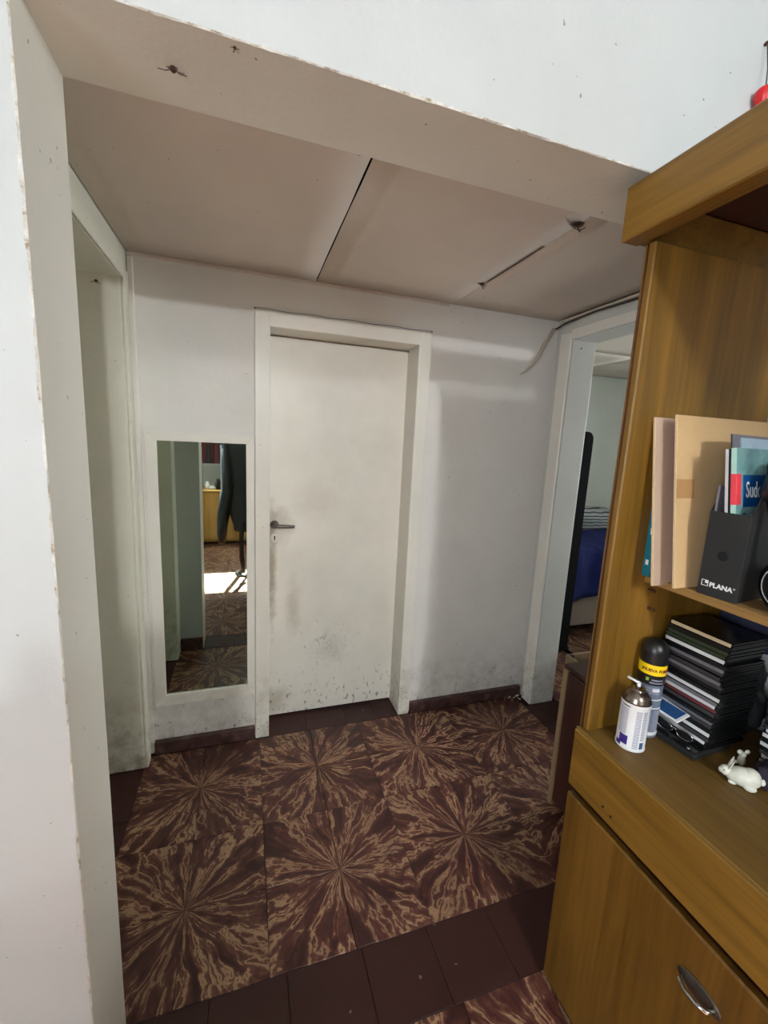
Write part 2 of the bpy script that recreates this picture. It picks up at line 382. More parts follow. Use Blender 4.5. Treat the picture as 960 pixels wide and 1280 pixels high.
for a, b in zip(ys, ys[1:]): dark(1.525, 1.755, a, b, slab_h if False else slab_r)
for a, b in zip([1.1, 1.35, 1.6], [1.35, 1.6, 1.87]): dark(-0.60, -0.435, a, b, slab_l)

# ---------------------------------------------------------------- walls
def front_wall():
    """pillar, header beam and right pier as one wall with hand-chipped plaster arrises"""
    bm = bmesh.new(); W = 0.18; y0, y1 = 0.77, 0.95; xl, xr, zt, zh = -0.288, 1.20, 2.9, 2.045
    m = MB(); m.bm.free(); m.bm = bm
    def jit(t, k, amp): return amp * (0.5 + mnoise.noise(Vector((t * 18, k * 7.3, 1.7))) * 0.9 + mnoise.noise(Vector((t * 70, k * 3.1, 4.2))) * 0.45)
    def strip(n, f, closed_n, flip, chips):
        prev = None
        for i in range(n + 1):
            ring = [bm.verts.new(p) for p in f(i / n)]
            if prev:
                L = len(ring)
                for k in range(L - 1):
                    q = (prev[k], prev[k + 1], ring[k + 1], ring[k]); fc = bm.faces.new(q if not flip else tuple(reversed(q)))
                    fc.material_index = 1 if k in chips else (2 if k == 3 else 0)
            prev = ring
    # header along X; profile from top front, down the face, across the soffit, up the back
    def fh(t):
        x = xl + (xr - xl) * t
        c1 = max(0.0015, jit(x, 1, 0.0045)); c2 = max(0.0015, jit(x, 2, 0.004)); c3 = max(0.001, jit(x, 3, 0.002))
        return [(x, y0, zt), (x, y0, zh + 0.05), (x, y0, zh + c1), (x, y0 + c2, zh), (x, y1 - c3, zh), (x, y1, zh + c3), (x, y1, zt)]
    strip(260, fh, 0, True, (2,))
    def fp(t):
        z = 2.9 * t
        c1 = max(0.0015, jit(z, 5, 0.0045)); c2 = max(0.0015, jit(z, 6, 0.004)); c3 = max(0.001, jit(z, 7, 0.0015))
        top = z > zh
        return [(-2.4, y0, z), (xl - 0.05, y0, z), (xl - c1, y0, z), (xl, y0 + c2, z), (xl, y1 - c3, z), (xl - c3, y1, z), (-2.4, y1, z)]
    strip(360, fp, 0, False, (2,))
    m.box(xr, 1.75, y0, y1, 0, zt)
    bmesh.ops.remove_doubles(bm, verts=bm.verts[:], dist=1e-5)
    bmesh.ops.recalc_face_normals(bm, faces=bm.faces[:])
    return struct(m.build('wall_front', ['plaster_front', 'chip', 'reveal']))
front_wall()
# back wall with the door opening
bw = MB()
bw.box(-0.60, 0.09, 1.97, 2.13, 0, 2.2); bw.box(0.79, 1.72, 1.97, 2.13, 0, 2.2); bw.box(0.09, 0.79, 1.97, 2.13, 1.94, 2.2)
bw = struct(bw.build('wall_back', 'plaster'))
struct(B(0.0, 0.9, 2.13, 2.16, 0, 2.1).build('wall_behind_door', 'void'))
lw = MB(); lw.box(-0.60, -0.43, 1.87, 1.97, 0, 2.2, bev=0.006, seg=2); lw.box(-0.60, -0.43, 0.95, 1.08, 0, 2.2); lw.box(-0.60, -0.43, 1.08, 1.87, 2.012, 2.2)
struct(lw.build('wall_left', 'plaster_left'))
rw = MB(); rw.box(1.57, 1.72, 1.85, 1.97, 0, 2.2, bev=0.006, seg=2); rw.box(1.57, 1.72, 0.95, 1.10, 0, 2.2); rw.box(1.57, 1.72, 1.10, 1.85, 2.02, 2.2)
struct(rw.build('wall_right', 'plaster_right'))
# casings of the side doorways
tl = MB(); tl.box(-0.4305, -0.418, 1.872, 1.93, 0, 2.05, bev=0.003); tl.box(-0.4305, -0.418, 1.02, 1.872, 2.014, 2.07, bev=0.003)
struct(tl.build('trim_1', 'plaster_left'))
t2 = MB(); t2.box(1.558, 1.5705, 1.852, 1.93, 0, 2.06, bev=0.004)
t2.box(1.558, 1.5705, 1.05, 1.852, 2.022, 2.07, bev=0.003); struct(t2.build('trim_2', 'trim'))
# left side room (closed behind the doorway)
lr = MB(); lr.box(-2.4, -2.3, 0.95, 2.2, 0, 2.2); lr.box(-2.4, -0.60, 2.13, 2.2, 0, 2.2); struct(lr.build('wall_left_room', 'plaster_left'))
# front room shell, window in the rear wall
fr = MB(); fr.box(-2.5, -2.4, -2.7, 0.95, 0, 2.9); struct(fr.build('wall_front_room_left', 'plaster_front'))
struct(B(1.26, 1.36, -2.7, 0.77, 0, 2.9).build('wall_front_room_right', 'plaster_front'))
re = MB(); re.box(-2.4, -0.375, -2.7, -2.6, 0, 2.9); re.box(1.175, 1.26, -2.7, -2.6, 0, 2.9); re.box(-0.375, 1.175, -2.7, -2.6, 0, 1.94); re.box(-0.375, 1.175, -2.7, -2.6, 2.72, 2.9)
struct(re.build('wall_rear', 'plaster_front'))
struct(B(-2.5, 1.36, -2.7, 0.95, 2.9, 3.0).build('ceiling', 'plaster_front'))
wi = struct(empty('window_1', (0.40, -2.65, 1.94)))
wf = MB()
for a in ((-0.775, -0.725), (0.725, 0.775), (-0.025, 0.025)): wf.box(a[0], a[1], -0.02, 0.02, 0, 0.78, bev=0.003)
for b in ((0, 0.04), (0.74, 0.78)): wf.box(-0.775, 0.775, -0.018, 0.018, b[0], b[1], bev=0.003)
wf.build('window_frame', 'trim', wi)
B(-0.8, 0.8, -0.02, 0.09, -0.03, 0, bev=0.004).build('window_sill', 'trim', wi)
# right room
s = MB(); s.box(1.72, 4.5, 3.15, 3.25, 0, 2.2); s.box(4.45, 4.55, 0.77, 3.25, 0, 2.2); s.box(1.72, 4.5, 0.77, 0.95, 0, 2.2); s.box(1.57, 1.72, 2.13, 3.25, 0, 2.2)
struct(s.build('wall_right_room', 'side_wall'))
# ceilings
struct(B(-2.4, 4.55, 0.95, 3.25, 2.17, 2.25).build('ceiling', 'void'))
def panel(x0, x1, y0, y1, sag, par, gapn=0.0):
    m = MB(); nx, ny = 8, 8; bm = m.bm; z0 = 2.135
    top = [[bm.verts.new((x0 + (x1 - x0) * i / nx + (R.uniform(-.0012, .0012) if (i in (0, nx) and abs(x0 + (x1 - x0) * i / nx - .29) < .01) else 0), y0 + (y1 - y0) * j / ny, z0 + 0.006 - 0 * sag)) for j in range(ny + 1)] for i in range(nx + 1)]
    bot = [[bm.verts.new((v.co.x, v.co.y, z0 - sag * math.sin(PI * i / nx) * math.sin(PI * j / ny) + R.uniform(-.0003, .0003))) for j, v in enumerate(row)] for i, row in enumerate(top)]
    for i in range(nx):
        for j in range(ny):
            f = bm.faces.new((bot[i][j], bot[i][j + 1], bot[i + 1][j + 1], bot[i + 1][j])); f.smooth = True
            bm.faces.new((top[i][j], top[i + 1][j], top[i + 1][j + 1], top[i][j + 1]))
    for j in range(ny):
        bm.faces.new((bot[0][j], top[0][j], top[0][j + 1], bot[0][j + 1])).material_index = 1; bm.faces.new((bot[nx][j], bot[nx][j + 1], top[nx][j + 1], top[nx][j])).material_index = 1  # seam shade put into the colour: side faces are black
    for i in range(nx):
        bm.faces.new((bot[i][0], bot[i + 1][0], top[i + 1][0], top[i][0])); bm.faces.new((bot[i][ny], top[i][ny], top[i + 1][ny], bot[i + 1][ny]))
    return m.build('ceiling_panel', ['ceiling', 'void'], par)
hc = struct(B(-0.43, 1.57, 0.95, 1.97, 2.15, 2.17).build('ceiling', 'void'))
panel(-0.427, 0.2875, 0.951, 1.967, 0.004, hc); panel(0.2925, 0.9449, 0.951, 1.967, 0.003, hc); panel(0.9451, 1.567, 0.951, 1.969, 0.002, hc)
rc = struct(B(1.72, 4.45, 0.95, 3.15, 2.15, 2.17).build('ceiling', 'void'))
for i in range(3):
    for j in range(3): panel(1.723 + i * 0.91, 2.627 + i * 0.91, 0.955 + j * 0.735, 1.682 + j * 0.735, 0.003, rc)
lc = struct(B(-2.4, -0.6, 0.95, 2.13, 2.135, 2.17).build('ceiling', 'plaster_left'))
# loose strips between ceiling boards and walls
struct(B(-0.43, 0.93, 1.962, 1.972, 2.124, 2.137, bev=0.002).build('trim_3', 'ceiling'))
struct(B(1.552, 1.572, 1.0, 1.93, 2.118, 2.13, bev=0.002).build('trim_4', 'flake'))
# skirtings
def skirt(name, parts, mat='skirting'):
    m = MB()
    for a in parts: m.box(*a, bev=0.003)
    return struct(m.build(name, mat))
skirt('baseboard_back', [(-0.405, 0.034, 1.945, 1.971, 0, 0.062), (0.852, 1.56, 1.945, 1.971, 0, 0.062)])
skirt('baseboard_front', [(-0.43, -0.29, 0.949, 0.962, 0, 0.085)])
skirt('baseboard_room', [(-2.4, -0.30, 0.756, 0.771, 0, 0.08), (-2.4, 1.26, -2.601, -2.585, 0, 0.08)])
# crumbling plaster foot in the right corner and a rounded foot in the left one
cr = MB()
for k in range(22):
    t = k / 21; a = R.uniform(0, 1)
    cr.ball((1.555 - 0.12 * a * (1 - t) - 0.01, 1.955 - 0.06 * t * a, 0.004 + 0.012 * t * R.random()), R.uniform(.003, .009), R.uniform(.003, .008), R.uniform(.002, .005), 6)
tag(cr.build('plaster_crumbs', 'chip'), 'crumbled plaster flakes heaped in the right back corner on the floor', 'debris', kind='stuff')

# ---------------------------------------------------------------- the door
d1 = struct(empty('door_1', (0.44, 2.1, 0)))
def rel(o, par): o.parent = par; o.matrix_parent_inverse = Matrix.Translation(-Vector(par.location)); return o
rel(B(0.104, 0.786, 2.095, 2.125, 0.012, 1.922, bev=0.002).build('door_leaf', 'door'), d1)
fr_ = MB()
fr_.box(0.036, 0.100, 1.948, 2.125, 0, 1.988, bev=0.005, seg=2)
rel(fr_.build('door_jamb', 'trim'), d1)
rel(B(0.780, 0.842, 1.948, 2.125, 0, 1.988, bev=0.005, seg=2).build('door_jamb', 'trim'), d1)
rel(B(0.096, 0.784, 1.949, 2.125, 1.926, 1.9875, bev=0.004, seg=2).build('door_head', 'trim'), d1)
hd = MB(); hd.lathe([(0.0, 0), (0.020, 0.0), (0.021, 0.003), (0.018, 0.007), (0.009, 0.010), (0.009, 0.045), (0.0, 0.045)], 20)
bmesh.ops.transform(hd.bm, matrix=Matrix.Translation((0.130, 2.095, 1.043)) @ Matrix.Rotation(PI / 2, 4, 'X'), verts=hd.bm.verts[:])
hd.tube([(0.126, 2.052, 1.043), (0.150, 2.048, 1.043), (0.19, 2.047, 1.041), (0.222, 2.050, 1.040)], [0.010, 0.0095, 0.009, 0.008], 12)
hnd = rel(hd.build('handle', 'brushed'), d1); hnd['label'] = 'worn nickel lever handle'
kp = MB(); kp.lathe([(0.0, 0), (0.020, 0), (0.020, 0.002), (0.017, 0.004), (0.0, 0.004)], 24)
bmesh.ops.transform(kp.bm, matrix=Matrix.Translation((0.131, 2.095, 0.975)) @ Matrix.Rotation(PI / 2, 4, 'X') @ Matrix.Diagonal((1.05, 1.15, 1, 1)), verts=kp.bm.verts[:])
kpo = rel(kp.build('keyhole_plate', 'trim'), d1)
kh = MB().box(0.1285, 0.1335, 2.0895, 2.0915, 0.964, 0.980, bev=0.0015); kh.ball((0.131, 2.0905, 0.981), .0042, .001, .0045, 10)
kho = rel(kh.build('keyhole', 'black_hole'), d1)
# little nails round the frame
def nail(name, p, label, cobweb=True, sc=1.0):
    t = empty(name, p); m = MB(); m.ball((0, 0, 0), .0035 * sc, .0035 * sc, .0035 * sc, 8); m.build('nail_head', 'rust', t)
    if cobweb:
        wv = MB()
        for k in range(7):
            a = R.uniform(0, 2 * PI); L = R.uniform(.006, .016) * sc
            wv.tube([(0, 0, 0), (L * .5 * math.cos(a), L * .5 * math.sin(a), -L * .3), (L * math.cos(a), L * .8 * math.sin(a), -L * .35)], .0005 * sc, 4)
        wv.build('cobweb', 'web', t)['kind'] = 'stuff'
    return tag(t, label, 'nail')
nail('nail', (0.038, 1.944, 1.99), 'small rusty nail at the upper left corner of the door frame', False)
nail('nail', (0.838, 1.944, 1.992), 'small rusty nail at the upper right corner of the door frame', False)
nail('nail', (-0.108, 0.86, 2.043), 'dusty nail with cobweb under the middle of the beam', True, 1.5)
nail('nail', (-0.013, 0.785, 2.045), 'tiny nail in the chipped front edge of the beam', True, 0.7)
nail('nail', (-0.505, 1.864, 1.985), 'black nail with cobweb high in the left doorway reveal', True, 1.6)
nail('nail', (1.625, 1.846, 1.985), 'nail high in the reveal of the right doorway', True, .9)
nail('nail', (0.768, 2.06, 1.915), 'nail in the upper right inner corner of the door frame', True, .8)
# string along the top of the door frame
st = MB(); st.tube([(0.04 + 0.8 * k / 16, 1.945, 1.9915 + 0.0025 * math.sin(k * 1.7)) for k in range(17)], 0.0011, 5)
tag(st.build('string', 'web'), 'thin grey string running along the top of the door frame', 'string')

# ---------------------------------------------------------------- framed mirror
mr = empty('wall_mirror', (-0.175, 1.969, 0.25)); tag(mr, 'tall narrow mirror in a white painted frame beside the door', 'mirror')
X0, X1, Z0, Z1, x0, x1, z0, z1 = -0.393, 0.034, 0.240, 1.466, -0.349, 0.0, 0.292, 1.430
for pts in ([(X0, Z0), (X1, Z0), (x1, z0), (x0, z0)], [(X1, Z0), (X1, Z1), (x1, z1), (x1, z0)], [(X1, Z1), (X0, Z1), (x0, z1), (x1, z1)], [(X0, Z1), (X0, Z0), (x0, z0), (x0, z1)]):
    m = MB(); m.poly([(a, 1.946, b) for a, b in pts], (0, 0.024, 0)); bmesh.ops.bevel(m.bm, geom=m.bm.edges[:], offset=0.0018, segments=1, affect='EDGES')
    rel(m.build('frame_rail', 'trim'), mr)
rel(B(x0 - .003, x1 + .003, 1.955, 1.960, z0 - .003, z1 + .003).build('mirror_glass', 'mirror'), mr)
# cover strips of the old panelling round the mirror
struct(B(-0.428, -0.407, 1.958, 1.971, 0.0, 2.12, bev=0.003).build('trim_5', 'trim'))

# ---------------------------------------------------------------- ceiling fittings and cable
def hook(p, rad, label):
    t = empty('ceiling_hook', p); m = MB(); m.lathe([(0.0, 0.0), (rad, -.001), (rad * .8, -.004), (0.0, -.006)], 14); m.build('plate', 'rust', t)
    h = MB(); h.tube([(0, 0, -.004), (0, 0, -.014), (.006, 0, -.02), (.010, 0, -.014)], .0015, 6); h.build('hook', 'rust', t)
    r = MB(); r.tube([(rad * 1.6 * math.cos(a), rad * 1.1 * math.sin(a), -.003 - .003 * math.sin(2 * a)) for a in [2 * PI * k / 18 for k in range(15)]], .0012, 5); r.build('wire_ring', 'web', t)
    return tag(t, label, 'hook')
hook((0.934, 1.674, 2.134), 0.011, 'small rusty ceiling hook at the far end of the fine board joint')
hook((0.944, 1.145, 2.134), 0.016, 'larger rusty ceiling hook nearest the beam')
struct(B(0.9444, 0.9456, 1.30, 1.66, 2.1322, 2.136).build('trim_6', 'web'))
cb = MB()
cb.tube([(1.556, 1.05, 2.10), (1.554, 1.25, 2.105), (1.553, 1.5, 2.108), (1.55, 1.7, 2.115), (1.548, 1.9, 2.105), (1.542, 1.953, 2.09)], 0.0042, 8)
tag(cb.build('cable', 'cable_dark'), 'dark cable running below the ceiling above the right doorway', 'cable')
pe = MB()
pe.tube([(1.535, 1.962, 2.095), (1.505, 1.955, 2.05), (1.475, 1.95, 2.01), (1.45, 1.948, 1.955), (1.42, 1.95, 1.905), (1.385, 1.955, 1.868), (1.352, 1.96, 1.846)], [.012, .011, .011, .013, .011, .008, .003], 8, flat=0.35)
tag(pe.build('paint_strip', 'flake'), 'peeling curled strip of paint hanging from the right ceiling corner', 'peeling paint')

# ---------------------------------------------------------------- wall unit (cupboard below, open shelves above)
cu = empty('wall_unit', (1.0, 0.0, 0)); tag(cu, 'large mustard veneered wall unit with open shelves over drawers and doors', 'cabinet')
YE, YN = 0.757, -0.95
def part(mb, name, mat): return rel(mb.build(name, mat), cu)
part(B(0.806, 1.235, YN, YE - .004, 0.02, 0.764), 'carcass', 'wood_dark')
part(B(0.787, 1.238, YN, YE, 0.764, 0.788, bev=0.0025), 'worktop', 'wood_top')
part(B(0.783, 0.804, -0.10, YE - .001, 0.628, 0.782, bev=0.003), 'drawer_front', 'wood_y')
part(B(0.783, 0.804, YN, -0.104, 0.628, 0.782, bev=0.003), 'drawer_front', 'wood_y')
dr = []
for (a, b) in ((0.235, YE - .001), (-0.30, 0.231), (YN, -0.304)):
    dr.append(part(B(0.785, 0.806, a, b, 0.024, 0.604, bev=0.004), 'door', 'wood_door'))
gp = part(B(0.815, 1.2, YN + .02, YE - .02, 0.0, 0.024), 'plinth', 'wood_dark')
nh = MB()
for (yy, zz) in ((0.645, 0.66), (0.622, 0.655)): nh.lathe([(0, 0), (.0028, 0), (.0028, .001), (0, .001)], 8, (0, 0, 0)); bmesh.ops.transform(nh.bm, matrix=Matrix.Translation((0.7828, yy, zz)) @ Matrix.Rotation(-PI / 2, 4, 'Y'), verts=nh.bm.verts[-32:])
part(nh, 'screw_hole', 'black_hole')
# D-shaped chrome pull on an oval plate, on the near door
pl = MB(); pl.ball((0, 0, 0), 0.0025, 0.040, 0.018, 20)
pp = part(pl, 'handle', 'brushed'); pp.location = (0.7835, 0.398, 0.503)
hb = MB(); hb.tube([(-.002, .028, .0), (-.016, .024, .0), (-.022, .010, -.001), (-.022, -.010, -.001), (-.016, -.024, 0), (-.002, -.028, 0)], .0045, 10)
ho = hb.build('handle_bow', 'chrome', pp)
# hutch
part(B(0.797, 1.235, 0.730, YE, 0.788, 1.902, bev=0.003), 'side_panel', 'wood_z')
ed = part(B(0.7945, 0.7985, 0.7445, 0.7475, 0.79, 1.90), 'edge_groove', 'wood_dark')
part(B(0.797, 1.235, YN, YN + .027, 0.788, 1.902, bev=0.003), 'side_panel', 'wood_z')
part(B(0.742, 0.788, YN, 0.768, 1.900, 2.004, bev=0.003), 'fascia', 'wood_y')
part(B(0.789, 1.235, YN, 0.766, 1.982, 2.002, bev=0.002), 'top_panel', 'wood_dark')
part(B(0.789, 1.235, 0.742, 0.766, 1.9025, 1.981, bev=0.002), 'top_end_panel', 'wood_y')
TILT = 0.0
S = Matrix.Translation((0.905, 0, 1.187)) @ Matrix.Rotation(-TILT, 4, 'Y')
sh = MB().box(0, 0.325, YN + .03, 0.729, -0.018, 0, bev=0.0015)
bmesh.ops.transform(sh.bm, matrix=S, verts=sh.bm.verts[:]); part(sh, 'shelf', 'wood_raw')
for (x, z) in ((0.934, 1.100), (0.925, 1.148)): part(MB().tube([(x, 0.731, z), (x, 0.722, z), (x + .006, .716, z - .003)], .0035, 8), 'shelf_pin', 'rust')

# everything on the shelf is set in the frame of the shelf
def on_shelf(o, x, y, rz=0.0, z=0.0): o.matrix_world = S @ Matrix.Translation((x, y, z)) @ Matrix.Rotation(rz, 4, 'Z'); return o
# open cardboard box standing on edge
cbx = empty('cardboard_box')
def corr(mb, name, mat): return mb.build(name, mat, cbx)
FL = 0.0
def flap(x0, y, name, mat):
    m = MB(); m.poly([(x0, y, 0), (0.30, y, 0), (0.30, y, 0.374), (x0 + FL, y, 0.374)], (0, 0.004, 0)); return corr(m, name, mat)
def fedge(x0, y):
    m = MB(); m.poly([(x0 - .0012, y - .0003, 0), (x0 + .0004, y - .0003, 0), (x0 + FL + .0004, y - .0003, 0.3742), (x0 + FL - .0012, y - .0003, 0.3742)], (0, 0.0046, 0)); return corr(m, 'cut_edge', 'card_edge')
flap(0.002, 0, 'side_flap', 'card_tan'); f2 = flap(-0.016, 0.036, 'side_flap', 'card_shaded'); f2['label'] = 'flap in a painted shade tone, set further left'
fedge(0.002, 0); fedge(-0.016, 0.036)
corr(MB().box(0.03, 0.297, 0.004, 0.036, 0.0, 0.004), 'bottom', 'card_shaded'); corr(MB().box(0.29, 0.294, 0.004, 0.036, 0.004, 0.366), 'back', 'card_shaded')
m = MB(); m.poly([(0.0025 + FL * .20 / .374, -.0006, 0.195), (0.055, -.0006, 0.195), (0.055, -.0006, 0.236), (0.0025 + FL * .24 / .374, -.0006, 0.236)], (0, .0006, 0)); corr(m, 'tape', 'tape')
tag(cbx, 'tall open cardboard box standing on edge, leaning on the side panel of the wall unit', 'box'); on_shelf(cbx, -0.029, 0.634); cbx.matrix_world = cbx.matrix_world @ Matrix.Rotation(math.radians(-8.5), 4, 'X')
# teal book against the side panel
tb = empty('book'); B(0, 0.15, 0, 0.003, 0, 0.235).build('cover', 'teal', tb); B(0, 0.15, 0.017, 0.020, 0, 0.235).build('cover', 'teal', tb)
B(-0.001, 0.003, 0, 0.020, 0, 0.235, bev=.001).build('spine', 'teal', tb); B(0.003, 0.146, 0.003, 0.017, 0.003, 0.231).build('page_block', 'label_white', tb)
sq = B(-0.0016, -0.0009, 0.006, 0.013, 0.028, 0.040).build('emblem', 'white_print', tb)
for z in (0.10, 0.13, 0.155): B(-0.0016, -0.0009, 0.007, 0.012, z, z + 0.016).build('emblem', 'yellow' if z > .14 else 'white_print', tb)
tag(tb, 'teal paperback squeezed between the cardboard box and the side panel', 'book'); on_shelf(tb, -0.012, 0.7085)

# black magazine file with print
mf = empty('magazine_file'); FW, FH, FD, FB = 0.071, 0.176, 0.215, 0.285; th = 0.002
B(0, th, -FW, 0, 0, FH, bev=.0006).build('front_panel', 'black_matt', mf)
for y in (-th, -FW):
    MB().poly([(th, y, 0), (FD, y, 0), (FD, y, FB), (0.075, y, FB), (th, y, FH)], (0, th, 0)).build('side_panel', 'black_matt', mf)
B(th, FD, -FW + th, -th, 0, th).build('bottom', 'black_matt', mf); B(FD, FD + th, -FW, 0, 0, FB).build('back_panel', 'black_matt', mf)
hm = MB(); hm.lathe([(0, 0), (.0085, 0), (.0095, .0006), (.0075, .001), (0, .001)], 18)
bmesh.ops.transform(hm.bm, matrix=Matrix.Translation((0, -0.036, 0.088)) @ Matrix.Rotation(-PI / 2, 4, 'Y'), verts=hm.bm.verts[:])
hm.build('finger_hole', 'black_hole', mf)
fn = lambda c: Vector((-0.0002 - c.z, -0.0212 - c.x, 0.020 + c.y))
text_obj('PLANA', 0.0135, 'white_print', mf, fn, 0.0002, 0.0005, 0.041)
text_obj('\u00ae', 0.005, 'white_print', mf, lambda c: Vector((-0.0002 - c.z, -0.0628 - c.x, 0.026 + c.y)), 0.0002)
lg = MB()
for a in ((-0.0065, -0.0190, 0.0195, 0.0206), (-0.0065, -0.0190, 0.0310, 0.0321), (-0.0065, -0.0076, 0.0195, 0.0321), (-0.0179, -0.0190, 0.0195, 0.0321), (-0.0130, -0.0185, 0.0255, 0.0312)):
    lg.box(-0.0006, -0.0001, a[1], a[0], a[2], a[3])
lg.build('emblem', 'white_print', mf)
tag(mf, 'black magazine file printed PLANA standing on the raw-edged shelf', 'magazine file'); on_shelf(mf, 0.001, 0.607, math.radians(8))

# magazines held in the file
def mag(name, label, x, y, dpt, hgt, thk, mat, edge, tilt=0.0, rz=8.0):
    t = empty(name); B(0.0008, dpt, -thk + .0006, -.0006, 0.001, hgt - .001).build('page_block', edge, t)
    B(0, dpt, -thk, -thk + .0008, 0, hgt).build('cover', mat, t); B(0, dpt, -.0008, 0, 0, hgt).build('cover', mat, t)
    B(-.0004, .0008, -thk, 0, 0, hgt).build('spine', edge, t); tag(t, label, 'magazine')
    t.matrix_world = S @ Matrix.Translation((0.001, 0.607, 0.003)) @ Matrix.Rotation(math.radians(rz), 4, 'Z') @ Matrix.Translation((x, y, 0)) @ Matrix.Rotation(math.radians(-tilt), 4, 'X'); return t
mag('magazine', 'dull grey magazine standing upright at the left inside the black file', 0.008, -0.003, 0.19, 0.225, 0.004, 'mag_grey', 'mag_grey')
mag('magazine', 'taller grey magazine rising behind the others in the black file', 0.035, -0.0415, 0.16, 0.332, 0.0026, 'mag_grey', 'mag_dark', 8)
mag('magazine', 'white printed sheet pad rising at the back of the black file', 0.065, -0.0445, 0.135, 0.326, 0.0020, 'mag_ice', 'mag_ice', 8)
mag('magazine', 'magazine with a pale worn spine leaning in the black file', 0.005, -0.0468, 0.19, 0.300, 0.0055, 'mag_dark', 'mag_pale', 8)
mag('magazine', 'thin dark magazine left of the teal one', 0.010, -0.0527, 0.19, 0.298, 0.0045, 'mag_dark', 'mag_dark', 8)
sm = mag('magazine', 'sea-green sudoku puzzle magazine with red band and blue title', 0.004, -0.0575, 0.19, 0.303, 0.009, 'cover', 'mint', 8)
yb = -0.0094
MB().box(-.0008, 0.0165, -0.0097, 0.0003, 0.191, 0.252, bev=.0003).build('red_band', 'coral', sm)
MB().box(0.024, 0.135, yb - .0004, yb, 0.186, 0.250, bev=.0001).build('title_label', 'mag_blue', sm)
text_obj('Sudoku', 0.046, 'white_print', sm, lambda c: Vector((0.034 + c.x, yb - .0006 - c.z, 0.205 + c.y)), 0.0002, 0.0004, 0.090)
rg = MB(); rg.lathe([(.0035, 0), (.0065, 0), (.0065, .0006), (.0035, .0006)], 18, cap=False)
bmesh.ops.transform(rg.bm, matrix=Matrix.Translation((0.030, yb, 0.168)) @ Matrix.Rotation(PI / 2, 4, 'X'), verts=rg.bm.verts[:]); rg.build('ring_mark', 'mag_green', sm)
text_obj('3', 0.026, 'mag_green', sm, lambda c: Vector((0.030 + c.x, yb - .0003 - c.z, 0.132 + c.y)), 0.0002)
text_obj('25', 0.030, 'white_print', sm, lambda c: Vector((0.052 + c.x, yb - .0003 - c.z, 0.150 + c.y)), 0.0002)

# headphones standing with one ear cup towards the room
hp = empty('headphones', (1.014, 0.424, 1.174), (math.radians(-21), 0, math.radians(-14))); HX, HY, HZ = 0.99, 0.452, 1.20
def hpart(m, name, mat): return m.build(name, mat, hp)
b = MB(); b.tube([(0.092 * math.cos(a), 0, 0.238 + 0.078 * math.sin(a)) for a in [PI * k / 18 for k in range(19)]], 0.021, 10, flat=.42); hpart(b, 'headband', 'black')
for sgn in (-1, 1):
    c = MB(); c.lathe([(0, -.018), (.040, -.018), (.053, -.010), (.056, .0), (.054, .012), (.038, .021), (0, .022)], 30)
    T = Matrix.Translation((sgn * .078, 0, 0.072)) @ Matrix.Rotation(sgn * PI / 2, 4, 'Y')
    bmesh.ops.transform(c.bm, matrix=T, verts=c.bm.verts[:]); eo = hpart(c, 'ear_cup', 'black')
    k = MB(); k.lathe([(.026, -.017), (.042, -.017), (.046, -.026), (.042, -.036), (.028, -.036)], 26, cap=False)
    bmesh.ops.transform(k.bm, matrix=T, verts=k.bm.verts[:]); hpart(k, 'ear_cushion', 'black_matt')
    y = MB(); y.tube([(sgn * .086, 0, 0.12), (sgn * .092, 0, 0.16), (sgn * .090, 0, 0.20), (sgn * .087, 0, 0.235)], [.007, .009, .010, .011], 8); hpart(y, 'yoke', 'black')
    r = MB(); r.lathe([(.0372, .0212), (.0392, .0205), (.0386, .0225), (.0372, .0222)], 36, cap=False)
    bmesh.ops.transform(r.bm, matrix=T, verts=r.bm.verts[:]); ro = r.build('ring', 'white_print', eo); ro['label'] = 'thin white ring'
hc_ = MB(); hc_.tube([(-.086, -.014, .10), (-.094, -.02, .14), (-.099, -.015, .20), (-.100, -.008, .25), (-.092, -.004, .30), (-.076, -.010, .335), (-.05, -.02, .345)], .0026, 7); hpart(hc_, 'cord', 'black')
tag(hp, 'black headphones with a white ringed ear cup on the shelf', 'headphones')

